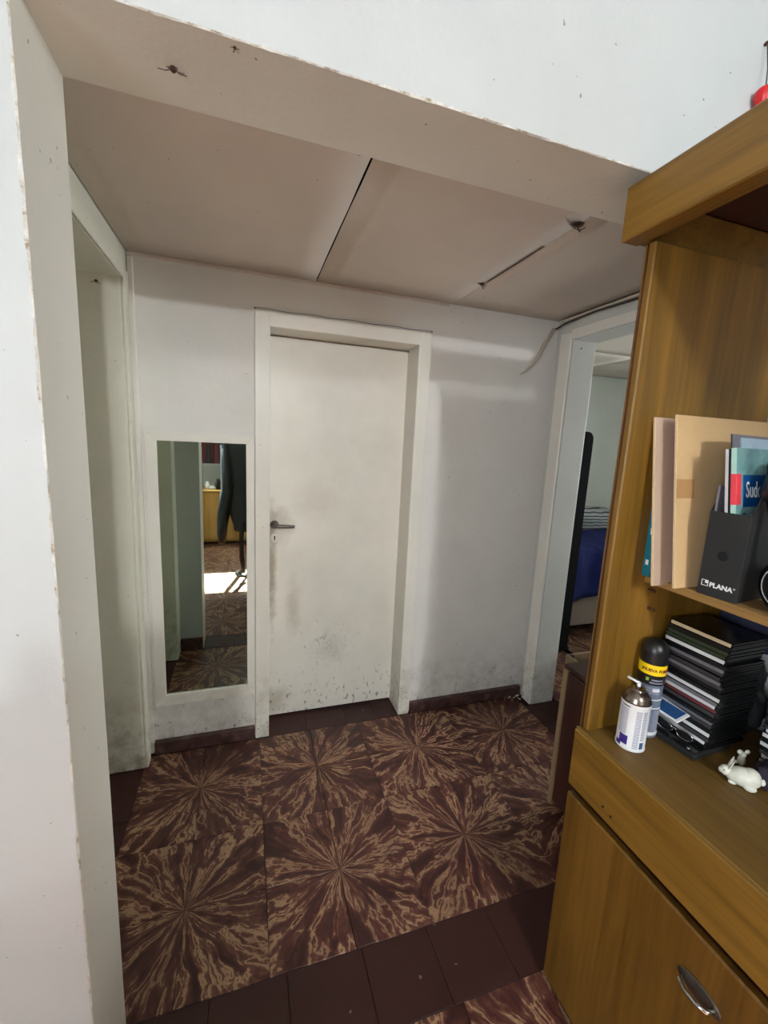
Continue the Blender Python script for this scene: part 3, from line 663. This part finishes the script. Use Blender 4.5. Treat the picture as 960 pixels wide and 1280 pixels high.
# ---------------------------------------------------------------- on the worktop
WT = 0.7885
def spray_air():
    t = empty('air_freshener_can', (0.864, 0.668, WT), (0, 0, math.radians(-35)))
    m = MB(); m.lathe([(.0285, 0), (.0315, .0015), (.0315, .004), (.0305, .006), (.0305, .112), (.0315, .114), (.0310, .117)], 40, cap=True); m.build('body', 'label_white', t)
    m = MB(); m.lathe([(.0315, .1165), (.0300, .120), (.0285, .127), (.0235, .136), (.0165, .1415), (.0150, .1425), (.0150, .146), (.0095, .1475), (.0085, .144), (.0045, .144), (.0045, .150), (0, .150)], 40); m.build('shoulder', 'can_metal', t)
    m = MB(); m.tube([(0, 0, .148), (0, 0, .160)], .0042, 10); m.tube([(0, 0, .1585), (-.012, .006, .1615), (-.022, .011, .164)], [.0032, .0028, .0034], 8); n = m.build('nozzle', 'label_white', t)
    def wrap(a0, a1, z0, z1, mat, name, r=.0309):
        m = MB(); n = max(2, int(abs(a1 - a0) / 6)); pr = None
        for k in range(n + 1):
            a = math.radians(a0 + (a1 - a0) * k / n); q = [m.bm.verts.new((rad * math.cos(a), rad * math.sin(a), z)) for rad, z in ((r, z0), (r, z1), (r - .0006, z1), (r - .0006, z0))]
            if pr:
                for j in range(4): m.bm.faces.new((pr[j], q[j], q[(j + 1) % 4], pr[(j + 1) % 4])).smooth = False
            pr = q
        return m.build(name, mat, t)
    # label print: text columns, violet emblem and a blue patch
    for i in range(15): wrap(196, 232, .100 - i * .0043, .102 - i * .0043, 'label_grey', 'print_line')
    for i in range(22): wrap(262 + 0, 284, .100 - i * .0043, .1022 - i * .0043, 'label_grey', 'print_line')
    for i in range(17): wrap(290, 308, .100 - i * .0043, .1026 - i * .0043, 'label_grey', 'print_line')
    wrap(206, 242, .014, .036, 'label_violet', 'emblem'); wrap(290, 308, .010, .026, 'label_blue', 'patch')
    wrap(190, 215, .001 + .005, .016, 'label_violet', 'patch'); wrap(200, 236, .107, .1092, 'black', 'print_line')
    return tag(t, 'white and violet air freshener can without cap, white nozzle pointing left', 'spray can')
spray_air()
def spray_black():
    t = empty('insecticide_can', (0.9385, 0.6985, WT), (0, 0, 0)); r = .0290
    m = MB(); m.lathe([(r - .002, 0), (r, .002), (r, .005), (r - .001, .007), (r - .001, .150), (r, .152)], 40); m.build('body', 'label_slate', t)
    m = MB(); m.lathe([(r + .0006, .163), (r + .0008, .1885)], 40, cap=False); 
    m.lathe([(r + .0002, .1885), (r + .0002, .163)], 40, cap=False); m.build('yellow_band', 'yellow', t)
    m = MB(); m.lathe([(r + .0003, .138), (r + .0003, .163)], 40, cap=False); m.lathe([(r - .0004, .163), (r - .0004, .138)], 40, cap=False); m.build('black_band', 'black', t)
    m = MB(); m.lathe([(r, .163), (r, .190), (r + .0002, .215), (r - .0015, .226), (r - .006, .236), (r - .013, .243), (r - .020, .246), (0, .247)], 40); m.build('cap', 'black', t)
    def wr(rad, a0): return lambda c: Vector(((rad + c.z) * math.cos(a0 + c.x / rad), (rad + c.z) * math.sin(a0 + c.x / rad), c.y))
    A0 = math.radians(188)
    def onc(body, size, z, a, mat, bold=0.0): 
        w_ = wr(r + .0012, math.radians(a)); return text_obj(body, size, mat, t, lambda c: w_(Vector((c.x, c.y + z, c.z))), .0003, bold)
    onc('\u00a1NUEVA FORMULA!', .0098, .1722, 174, 'red_print', .0003)
    def line(a0, a1, z0, z1, mat, name='print_line'):
        m = MB(); pr = None; n = 6
        for k in range(n + 1):
            a = math.radians(a0 + (a1 - a0) * k / n); rr_ = r + .0008
            q = [m.bm.verts.new((rd * math.cos(a), rd * math.sin(a), z)) for rd, z in ((rr_, z0), (rr_, z1), (rr_ - .002, z1), (rr_ - .002, z0))]
            if pr:
                for j in range(4): m.bm.faces.new((pr[j], q[j], q[(j + 1) % 4], pr[(j + 1) % 4]))
            pr = q
        m.build(name, mat, t)
    line(198, 210, .148, .156, 'lime', 'patch'); line(222, 270, .150, .153, 'label_grey'); line(215, 275, .143, .146, 'label_grey')
    for i, (a, b) in enumerate(((200, 262), (204, 270), (220, 268))): line(a, b, .128 - i * .006, .1315 - i * .006, 'label_grey')
    line(232, 262, .122, .130, 'label_white', 'patch'); line(190, 290, .100, .102, 'label_white'); line(190, 290, .078, .080, 'label_white')
    for i in range(12): line(252, 285, .070 - i * .0045, .0725 - i * .0045, 'label_grey')
    line(190, 300, .008, .016, 'label_white', 'patch')
    return tag(t, 'tall black-capped insect spray can with yellow band', 'spray can')
spray_black()

# slim black case lying flat in front of the discs
dc = empty('disc_case', (0.960, 0.584, WT), (0, 0, math.radians(4)))
B(0, 0.135, 0, 0.128, 0, 0.0135, bev=.0018).build('case_body', 'black_matt', dc); B(-.0006, 0.1355, -.0005, 0.1285, 0.0062, 0.0070).build('seam', 'black_hole', dc)
B(0.006, 0.128, 0.006, 0.122, 0.0134, 0.0140).build('sleeve', 'smoke', dc)
tag(dc, 'flat black disc case on the worktop under the spectacles', 'disc case')
# flat blue printed card
bc = empty('printed_card', (0.958, 0.632, WT + 0.062), (0.05, math.radians(-8), math.radians(6)))
B(0, 0.055, 0, 0.085, 0, 0.0035, bev=.0012).build('card', 'label_white', bc); B(0.006, 0.046, 0.008, 0.074, 0.0034, 0.0040).build('print', 'mag_blue', bc)
for i in range(4): B(0.010 + i * .009, 0.014 + i * .009, 0.012, 0.068, 0.0040, 0.0043).build('print_line', 'label_blue', bc)
tag(bc, 'small white card with blue print jutting from under the disc stack', 'card')
# silver spectacles, folded
gl = empty('spectacles', (0.982, 0.652, WT + 0.0145), (0, 0, math.radians(-78)))
for cx in (-.022, .022):
    m = MB(); m.tube([(cx + .018 * math.cos(a), .0, .013 + .011 * math.sin(a)) for a in [2 * PI * k / 20 for k in range(21)]], .0012, 6); m.build('rim', 'chrome', gl)
    m = MB(); m.tube([(math.copysign(.040, cx), 0, .017), (math.copysign(.036, cx), .006, .015), (-math.copysign(.030, cx), .012 if cx < 0 else .009, .010)], .0014, 6); m.build('temple', 'chrome', gl)
    m = MB(); m.ball((cx, 0, .013), .0175, .0009, .0105, 14); m.build('lens', 'smoke', gl)
m = MB(); m.tube([(-.005, 0, .016), (0, 0, .018), (.005, 0, .016)], .0012, 6); m.build('bridge', 'chrome', gl)
tag(gl, 'small silver spectacles folded on the flat black case', 'glasses')
cn = MB(); cn.ball((0, 0, .003), .005, .005, .003, 12); o = cn.build('bead', 'chrome', None, (0.968, 0.605, WT + .0142)); tag(o, 'little silver bead by the spectacles near the case edge', 'bead')

# stacks of disc cases
SP = [('black', 'label_white'), ('mag_dark', None), ('black', 'mag_grey'), ('label_white', None), ('mag_dark', 'mag_grey')]
discs = {}
def jewel(kind, spine):
    """one jewel case: base, lid, paper spine and the booklet inside"""
    t = empty('compact_disc_case'); D, Wd, Ht = .125, .142, .0103
    B(0, D, 0, Wd, 0, .0042, bev=.0006).build('base', 'smoke', t); B(.0015, D, .0004, Wd - .0004, .0060, Ht, bev=.0006).build('lid', 'smoke', t)
    B(-.0004, .0018, .004, Wd - .004, .0008, Ht - .0014).build('spine_paper', spine, t)
    B(.0025, D - .004, .003, Wd - .003, .0042, .0060).build('booklet', 'mag_dark', t); return t
spines = {'white': 'label_white', 'pale': 'mag_pale', 'grey': 'mag_grey', 'dark': 'mag_dark', 'black': 'black', 'wine': None, 'moss': None, 'cream': None}
M['wine'] = plain('wine spine', rgb(112, 50, 54), 0.4, 0, 0.3, 200); M['moss'] = plain('moss spine', rgb(52, 62, 44), 0.4, 0, 0.3, 200); M['cream'] = plain('cream spine', rgb(206, 186, 150), 0.5, 0, 0.2, 200)
M['clay'] = plain('clay print', rgb(170, 84, 52), 0.5)
for k in spines: spines[k] = spines[k] or k
words = {'white': 'white', 'pale': 'pale grey', 'grey': 'grey', 'dark': 'charcoal', 'black': 'black', 'wine': 'wine red', 'moss': 'moss green', 'cream': 'cream'}
protos = {}
ordn = ['lowest', 'second from the bottom', 'third from the bottom', 'fourth from the bottom', 'fifth from the bottom', 'sixth from the bottom', 'seventh from the bottom', 'eighth from the bottom', 'ninth from the bottom', 'tenth from the bottom', 'eleventh from the bottom', 'twelfth from the bottom', 'thirteenth from the bottom']
def stack(seq, x, y, z, where, jitter, drift, rz0=0.0):
    n = len(seq)
    for i, s_ in enumerate(seq):
        if s_ not in protos: protos[s_] = jewel(s_, spines[s_]); o = protos[s_]
        else: o = copy_tree(protos[s_])
        o.location = (x + drift[0] * i + R.uniform(-jitter, jitter), y + drift[1] * i + R.uniform(-jitter, jitter), z); o.rotation_euler = (0, 0, rz0 + R.uniform(-.035, .035) * (0.35 + jitter * 60))
        h = n - 1 - i
        if i < 13 and i <= h: pos_ = ordn[i]
        else: pos_ = ordn[h].replace('bottom', 'top').replace('lowest', 'topmost')
        tag(o, 'disc case with %s spine, %s in the %s' % (words[s_], pos_, where), 'disc case', 'disc cases in the ' + where)
        z += .01045
    return z
ztop = stack(['black', 'white', 'dark', 'white', 'black', 'dark', 'grey', 'black', 'dark', 'wine', 'white', 'grey', 'white', 'black', 'black', 'dark', 'grey', 'dark', 'dark', 'grey', 'black', 'white', 'moss', 'moss', 'black', 'cream'],
      1.006, 0.588, WT + 0.0145, 'tall stack', 0.005, (-.0006, -.0007), 0.02)
stack(['black', 'cream', 'white', 'dark', 'black', 'white', 'black', 'white', 'white', 'dark', 'black', 'dark', 'moss'], 1.100, 0.398, WT + .001, 'shorter stack at the right', 0.003, (-.0002, 0.0002), 0.03)

# crumpled cloths
def cloth_heap(name, c, size, mat, label, seed, amp=0.35, n=26):
    m = MB(); bmesh.ops.create_icosphere(m.bm, subdivisions=4, radius=1.0)
    for v in m.bm.verts:
        p = v.co.copy(); q = p * 1.7 + Vector((seed, seed * 2.1, 0))
        k = 1 + amp * (mnoise.noise(q) + 0.5 * abs(mnoise.noise(q * 2.7)) - 0.45 * abs(mnoise.noise(q * 1.9 + Vector((3, 1, 2)))))
        v.co = Vector((p.x * k * size[0], p.y * k * size[1], max(-size[2] * .98, p.z * k * size[2])))
    for f in m.bm.faces: f.smooth = True
    o = m.build(name, mat, None, c); return tag(o, label, 'cloth')
cloth_heap('folded_cloth', (1.190, 0.63, 1.075), (0.040, 0.08, 0.07), 'navy', 'navy blue cloth stuffed behind the tall disc stack under the shelf', 3.3)
cloth_heap('shelf_cloth', (1.190, 0.66, 0.885), (0.040, 0.06, 0.09), 'black_matt', 'dark cloth bundle behind the tall disc stack on the worktop', 8.3)
cloth_heap('purple_cloth', (1.055, 0.487, 0.8125), (0.040, 0.026, 0.024), 'purple', 'dark purple cloth scrap curled between the porcelain figurines', 5.1, 0.5)
# porcelain figurines
def rabbit():
    t = empty('rabbit_figurine', (0.996, 0.506, WT), (0, 0, math.radians(-50))); t.scale = (0.86, 1.05, 1.3)
    m = MB(); m.ball((0, 0, .015), .033, .0185, .0155, 20); m.ball((.012, .0, .019), .020, .0165, .0145, 16); m.ball((-.018, 0, .013), .018, .014, .012, 14)
    for sx in (-1, 1): m.ball((.010, sx * .013, .006), .014, .006, .006, 12); m.ball((-.022, sx * .008, .0035), .009, .004, .0035, 10)
    m.build('body', 'porcelain', t)
    m = MB(); m.ball((-.036, 0, .017), .0125, .009, .009, 16); m.ball((-.045, 0, .0155), .006, .0055, .005, 12); hd_ = m.build('head', 'porcelain', t)
    for sy in (-1, 1):
        m = MB(); m.tube([(-.032, sy * .004, .023), (-.027, sy * .006, .033), (-.024, sy * .007, .041)], [.0035, .004, .0015], 8, flat=.5); m.build('ear', 'porcelain', hd_)
        m = MB(); m.ball((-.041, sy * .0075, .0195), .0013, .001, .0013, 8); m.build('eye', 'black', hd_)
    m = MB(); m.ball((.034, 0, .017), .006, .006, .006, 12); m.build('tail', 'porcelain', t)
    return tag(t, 'white porcelain rabbit figurine lying at the front of the worktop', 'figurine')
rabbit()
def mouse():
    t = empty('mouse_figurine', (1.058, 0.549, WT), (0, 0, math.radians(-110)))
    m = MB(); m.ball((0, 0, .012), .0085, .0075, .012, 14)
    for sy in (-1, 1): m.ball((-.006, sy * .006, .004), .005, .0035, .004, 10)
    m.build('body', 'porcelain', t)
    m = MB(); m.ball((-.001, 0, .027), .008, .0075, .007, 14); m.ball((-.008, 0, .0255), .004, .003, .003, 10); h_ = m.build('head', 'porcelain', t)
    for sy in (-1, 1): m = MB(); m.ball((.001, sy * .0085, .034), .0025, .0055, .0055, 12); m.build('ear', 'porcelain', h_)
    return tag(t, 'tiny white porcelain mouse figurine between the rabbit and the discs', 'figurine')
mouse()

# red ornament hanging on a cord from a nail on the beam wall
ro = empty('hanging_ornament', (1.062, 0.752, 2.235)); m = MB()
m.lathe([(0, -.030), (.006, -.024), (.014, -.010), (.019, .004), (.019, .012), (.013, .019), (.004, .021), (0, .020)], 24); m.build('heart_body', 'red', ro)
m = MB(); m.tube([(0, 0, .02), (.002, .004, .06), (0, .012, .11)], .0012, 6); m.build('cord', 'cable_dark', ro)
m = MB(); m.ball((0, .014, .112), .004, .006, .004, 8); m.build('nail', 'rust', ro)
tag(ro, 'small red tapered ornament hanging by a dark cord above the wall unit', 'ornament')

# ---------------------------------------------------------------- hall and right room furniture
lc_ = empty('low_cupboard', (1.35, 1.25, 0))
def lp(m, n, mat): return rel(m.build(n, mat), lc_)
lp(B(1.225, 1.50, 1.235, 1.255, 0.004, 0.612, bev=.002), 'side_panel', 'wood_dark')
lp(B(1.203, 1.225, 1.233, 1.257, 0.004, 0.612, bev=.002), 'front_edge', 'wood_pale')
lp(B(1.225, 1.50, 1.00, 1.02, 0.004, 0.612, bev=.002), 'side_panel', 'wood_dark')
lp(B(1.208, 1.502, 1.0, 1.256, 0.612, 0.630, bev=.002), 'top', 'wood_dark'); lp(B(1.225, 1.495, 1.02, 1.235, 0.02, 0.04), 'bottom', 'wood_dark')
lp(B(1.206, 1.224, 1.022, 1.232, 0.03, 0.606, bev=.002), 'door', 'wood_dark'); lp(B(1.485, 1.50, 1.02, 1.235, 0.04, 0.61), 'back', 'wood_dark')
tag(lc_, 'low dark red-brown cupboard with a pale front edge beyond the wall unit', 'cupboard')
wc = empty('wooden_crate', (1.90, 1.72, 0)); 
for i in range(4): rel(B(1.79, 2.05, 1.60, 1.612, 0.02 + i * .07, 0.082 + i * .07, bev=.002).build('slat', 'wood_pale'), wc); rel(B(1.79, 2.05, 1.838, 1.85, 0.02 + i * .07, 0.082 + i * .07, bev=.002).build('slat', 'wood_pale'), wc)
for i in range(4): rel(B(1.778, 1.79, 1.60, 1.85, 0.02 + i * .07, 0.082 + i * .07, bev=.002).build('slat', 'wood_pale'), wc); rel(B(2.05, 2.062, 1.60, 1.85, 0.02 + i * .07, 0.082 + i * .07, bev=.002).build('slat', 'wood_pale'), wc)
for x in (1.79, 2.03):
    for y in (1.612, 1.818): rel(B(x, x + .02, y, y + .02, 0.002, 0.295).build('corner_post', 'wood_dark'), wc)
tag(wc, 'slatted pale wooden crate just inside the right doorway', 'crate')
# tall black board with a rounded top and a foot
tbk = empty('ironing_board', (2.12, 2.33, 0), (0, 0, 0)); m = MB(); pts = []
Wb, Hb, rc_ = 0.22, 1.60, 0.05
for a0, cx, cz in ((0, Wb - rc_, Hb - rc_), (90, rc_, Hb - rc_)):
    for k in range(7): a = math.radians(a0 + 15 * k); pts.append((cx + rc_ * math.cos(a), 0, cz + rc_ * math.sin(a)))
pts += [(0, 0, 0.05), (Wb, 0, 0.05)]
m.poly(pts, (0, 0.035, 0)); bmesh.ops.bevel(m.bm, geom=m.bm.edges[:], offset=.004, segments=2, affect='EDGES'); o = m.build('board', 'black_matt', tbk)
m = MB(); m.tube([(-.03, -.09, .012), (-.03, .10, .012)], .012, 8); m.tube([(Wb + .02, -.09, .012), (Wb + .02, .10, .012)], .012, 8); m.tube([(-.03, .0175, .02), (Wb + .02, .0175, .04)], .012, 8); m.build('foot', 'black', tbk)
tbk.location = (2.005, 2.31, 0)
for c_ in tbk.children: c_.data.materials.clear(); c_.data.materials.append(M['void'])
tag(tbk, 'tall narrow black padded board with rounded top behind the right door jamb', 'board')
bd = empty('bed', (3.1, 2.75, 0))
rel(B(2.34, 4.0, 2.52, 3.12, 0.10, 0.34, bev=.01).build('base', 'beige'), bd)
for x in (2.42, 3.9):
    for y in (2.58, 3.05): rel(B(x - .03, x + .03, y - .03, y + .03, 0, .10).build('leg', 'wood_dark'), bd)
rel(B(2.32, 4.02, 2.50, 3.12, 0.34, 0.58, bev=.04, seg=3).build('mattress', 'striped'), bd)
tag(bd, 'bed with beige base along the far wall of the right room', 'bed')
m = MB(); nx, ny = 40, 26
g = [[None] * (ny + 1) for _ in range(nx + 1)]
for i in range(nx + 1):
    for j in range(ny + 1):
        u, v = i / nx, j / ny; x = 2.27 + 1.4 * u; t_ = v * 1.0
        if t_ < .32: y, z = 2.465 - .01 * math.sin(u * 30), 0.33 + t_ * 1.3
        else: y, z = 2.465 + (t_ - .32) * .55, 0.74 + .05 * math.sin((t_ - .32) * 3)
        k = mnoise.noise(Vector((x * 4, y * 4, z * 4))) * .05 + mnoise.noise(Vector((x * 11, y * 9, z * 6))) * .02
        g[i][j] = m.bm.verts.new((x + k * .3, y - abs(k) * .5, z + k * .7 + .02))
for i in range(nx):
    for j in range(ny): m.bm.faces.new((g[i][j], g[i + 1][j], g[i + 1][j + 1], g[i][j + 1])).smooth = True
bmesh.ops.solidify(m.bm, geom=m.bm.faces[:], thickness=0.02)
tag(m.build('blanket', 'blue_blanket'), 'royal blue blanket draped over the bed in the right room', 'blanket')
cloth_heap('pillow', (2.92, 2.99, 0.86), (0.34, 0.12, 0.13), 'striped', 'grey striped pillow against the far wall on the bed', 2.2, 0.2)['category'] = 'pillow'

# ---------------------------------------------------------------- front room things seen in the mirror
sb = empty('sideboard', (-0.9, -2.2, 0))
def sp_(m, n, mat, par=sb): return rel(m.build(n, mat), par)
sp_(B(-1.3, 0.25, -2.58, -2.06, 0.03, 0.70, bev=.003), 'body', 'wood_honey'); sp_(B(-1.32, 0.27, -2.582, -2.03, 0.70, 0.725, bev=.004), 'top', 'wood_honey')
for k in range(4):
    a = -1.29 + k * .385
    d = sp_(B(a, a + .378, -2.058, -2.040, 0.06, 0.692, bev=.003), 'door', 'wood_honey')
    h = MB(); h.ball((a + .33, -2.03, .5), .012, .012, .012, 12); hh = h.build('knob', 'brushed', d)
tag(sb, 'honey coloured wooden sideboard reflected in the mirror', 'sideboard')
ss = empty('record_rack', (-0.4, -2.4, .726))
def rk(m, n, mat): return rel(m.build(n, mat), ss)
rk(B(-0.60, -0.58, -2.52, -2.30, 0.7255, 1.62), 'upright', 'wood_dark'); rk(B(-0.26, -0.24, -2.52, -2.30, 0.7255, 1.62), 'upright', 'wood_dark')
rk(B(-0.58, -0.26, -2.52, -2.30, 1.04, 1.06), 'shelf', 'mag_pale'); rk(B(-0.60, -0.24, -2.52, -2.30, 1.62, 1.64), 'top', 'wood_dark')
tag(ss, 'dark open rack on the sideboard reflected in the mirror', 'rack')
for k, (x, hgt, wd, mt_) in enumerate(((-.57, .30, .05, 'wine'), (-.515, .42, .045, 'mag_dark'), (-.465, .38, .05, 'wood_dark'), (-.41, .44, .05, 'wine'), (-.355, .36, .045, 'mag_dark'))):
    bk = empty('album', (x, -2.49, 1.0605)); B(0, wd, 0, .16, 0, hgt, bev=.002).build('cover', mt_, bk); B(.004, wd - .004, .004, .161, .004, hgt - .004).build('page_block', 'cream', bk) if mt_ == 'cream' else None
    tag(bk, ('wine red leftmost', 'tall charcoal', 'dark brown middle', 'tallest wine red', 'short charcoal')[k] + ' album in the rack reflected in the mirror', 'album', 'albums in the reflected rack')
for k, (x, y, sx, sz, mt_) in enumerate(((-.50, -2.2, .03, .10, 'label_white'), (-.43, -2.18, .045, .05, 'label_white'), (-.36, -2.2, .05, .14, 'black'), (-.30, -2.16, .02, .18, 'label_white'))):
    m = MB(); m.lathe([(sx * .7, 0), (sx, .01), (sx, sz * .6), (sx * .5, sz * .85), (sx * .55, sz)], 16); o = m.build('jar', mt_, None, (x, y, .7255))
    tag(o, ('slim white', 'squat white', 'black wide', 'tall thin white')[k] + ' jar on the sideboard reflected in the mirror', 'jar', 'jars on the reflected sideboard')
# coat stand with a leather jacket
cs = empty('coat_stand', (0.03, -0.70, 0)); m = MB(); m.tube([(0, 0, .02), (0, 0, 1.62)], .014, 12); m.build('pole', 'black', cs)
m = MB(); m.lathe([(.15, 0), (.15, .012), (.13, .02), (.02, .03), (0, .03)], 32); m.build('base', 'black', cs)
for k in range(4): m = MB(); a = PI / 4 + k * PI / 2; m.tube([(0, 0, 1.50), (.05 * math.cos(a), .05 * math.sin(a), 1.49), (.08 * math.cos(a), .08 * math.sin(a), 1.53)], .006, 8); m.build('hook', 'black', cs)
cs['label'] = 'black pole coat stand reflected in the mirror'; cs['category'] = 'coat stand'
jk = empty('leather_jacket', (0.0, -0.50, 0))
def loft(rings, seg, mat, name, seed, amp):
    m = MB(); prev = None; N = (len(rings) - 1) * 5
    for q in range(N + 1):
        f = q / 5; i = min(int(f), len(rings) - 2); u = f - i; u = u * u * (3 - 2 * u)
        A, Bq = rings[i], rings[i + 1]; L = [a + (b - a) * u for a, b in zip(A, Bq)]
        cx, cy, cz, rx, ry = L; cur = []
        for k in range(seg):
            a = 2 * PI * k / seg; nn = mnoise.noise(Vector((math.cos(a) * 2.2 + seed, math.sin(a) * 2.2, cz * 3.0))) + .6 * mnoise.noise(Vector((math.cos(a) * 5, math.sin(a) * 5 + seed, cz * 7)))
            s1 = 1 + amp * nn
            cur.append(m.bm.verts.new((cx + rx * s1 * math.cos(a), cy + ry * s1 * math.sin(a), cz)))
        if prev:
            for k in range(seg): m.bm.faces.new((prev[k], prev[(k + 1) % seg], cur[(k + 1) % seg], cur[k])).smooth = True
        else: m.bm.faces.new(list(reversed(cur)))
        prev = cur
    m.bm.faces.new(prev); return m.build(name, mat, jk)
loft([(0.02, 0.02, .52, .145, .075), (0.0, 0, .70, .155, .085), (-.01, 0, .95, .165, .09), (-.015, 0, 1.2, .20, .10), (-.01, 0, 1.36, .23, .10), (0, 0, 1.44, .15, .08), (0.01, 0, 1.50, .06, .05)], 36, 'leather', 'body', 1.0, .22)
loft([(-.235, .03, .40, .032, .035), (-.235, .03, .50, .048, .045), (-.21, .03, .72, .055, .05), (-.175, .02, .92, .06, .055), (-.165, .0, 1.15, .07, .07), (-.17, .0, 1.38, .06, .07)], 22, 'leather', 'sleeve', 4.0, .2)
loft([(.225, .03, .52, .05, .05), (.21, .03, .72, .055, .05), (.19, .02, .92, .06, .055), (.17, .0, 1.15, .07, .07), (.17, .0, 1.38, .06, .07)], 22, 'leather', 'sleeve', 6.0, .2)
loft([(-.03, .10, .10, .016, .006), (-.045, .10, .25, .026, .008), (-.05, .10, .45, .022, .008), (-.04, .09, .62, .03, .01)], 12, 'leather', 'belt', 7.0, .2)
tag(jk, 'black leather jacket hanging on the coat stand reflected in the mirror', 'jacket')
# two bare pendant bulbs, unseen, added for the shadow edges on the back wall
def bulb_mat(name, k):
    t = NT(name); t.b.inputs['Emission Color'].default_value = (0.95, 0.985, 1.0, 1); t.b.inputs['Emission Strength'].default_value = k; return t.out((1, 1, 1, 1), 0.3)
M['bulb_a'] = bulb_mat('lit bulb', 50 / (4 * PI * PI * .04 ** 2)); M['bulb_b'] = bulb_mat('brighter lit bulb', 108 / (4 * PI * PI * .04 ** 2))
for z, px, mm, lb in ((2.76, 0.32, 'bulb_a', 'added short pendant bulb close to the front room ceiling'), (2.22, 0.45, 'bulb_b', 'added pendant bulb hanging low in front of the rear window')):
    t = empty('added_pendant_lamp', (px, -2.45, 2.9)); zz = z - 2.9
    m = MB(); m.ball((0, 0, zz), .04, .04, .045, 20); m.build('bulb', mm, t)
    m = MB(); m.lathe([(.016, zz + .042), (.018, zz + .05), (.018, zz + .085), (.004, zz + .09)], 16); m.build('socket', 'black', t)
    m = MB(); m.tube([(0, 0, zz + .088), (0, 0, -.001)], .003, 6); m.build('cord', 'black', t)
    t['label'] = lb; t['category'] = 'lamp'
bpy.context.view_layer.update()
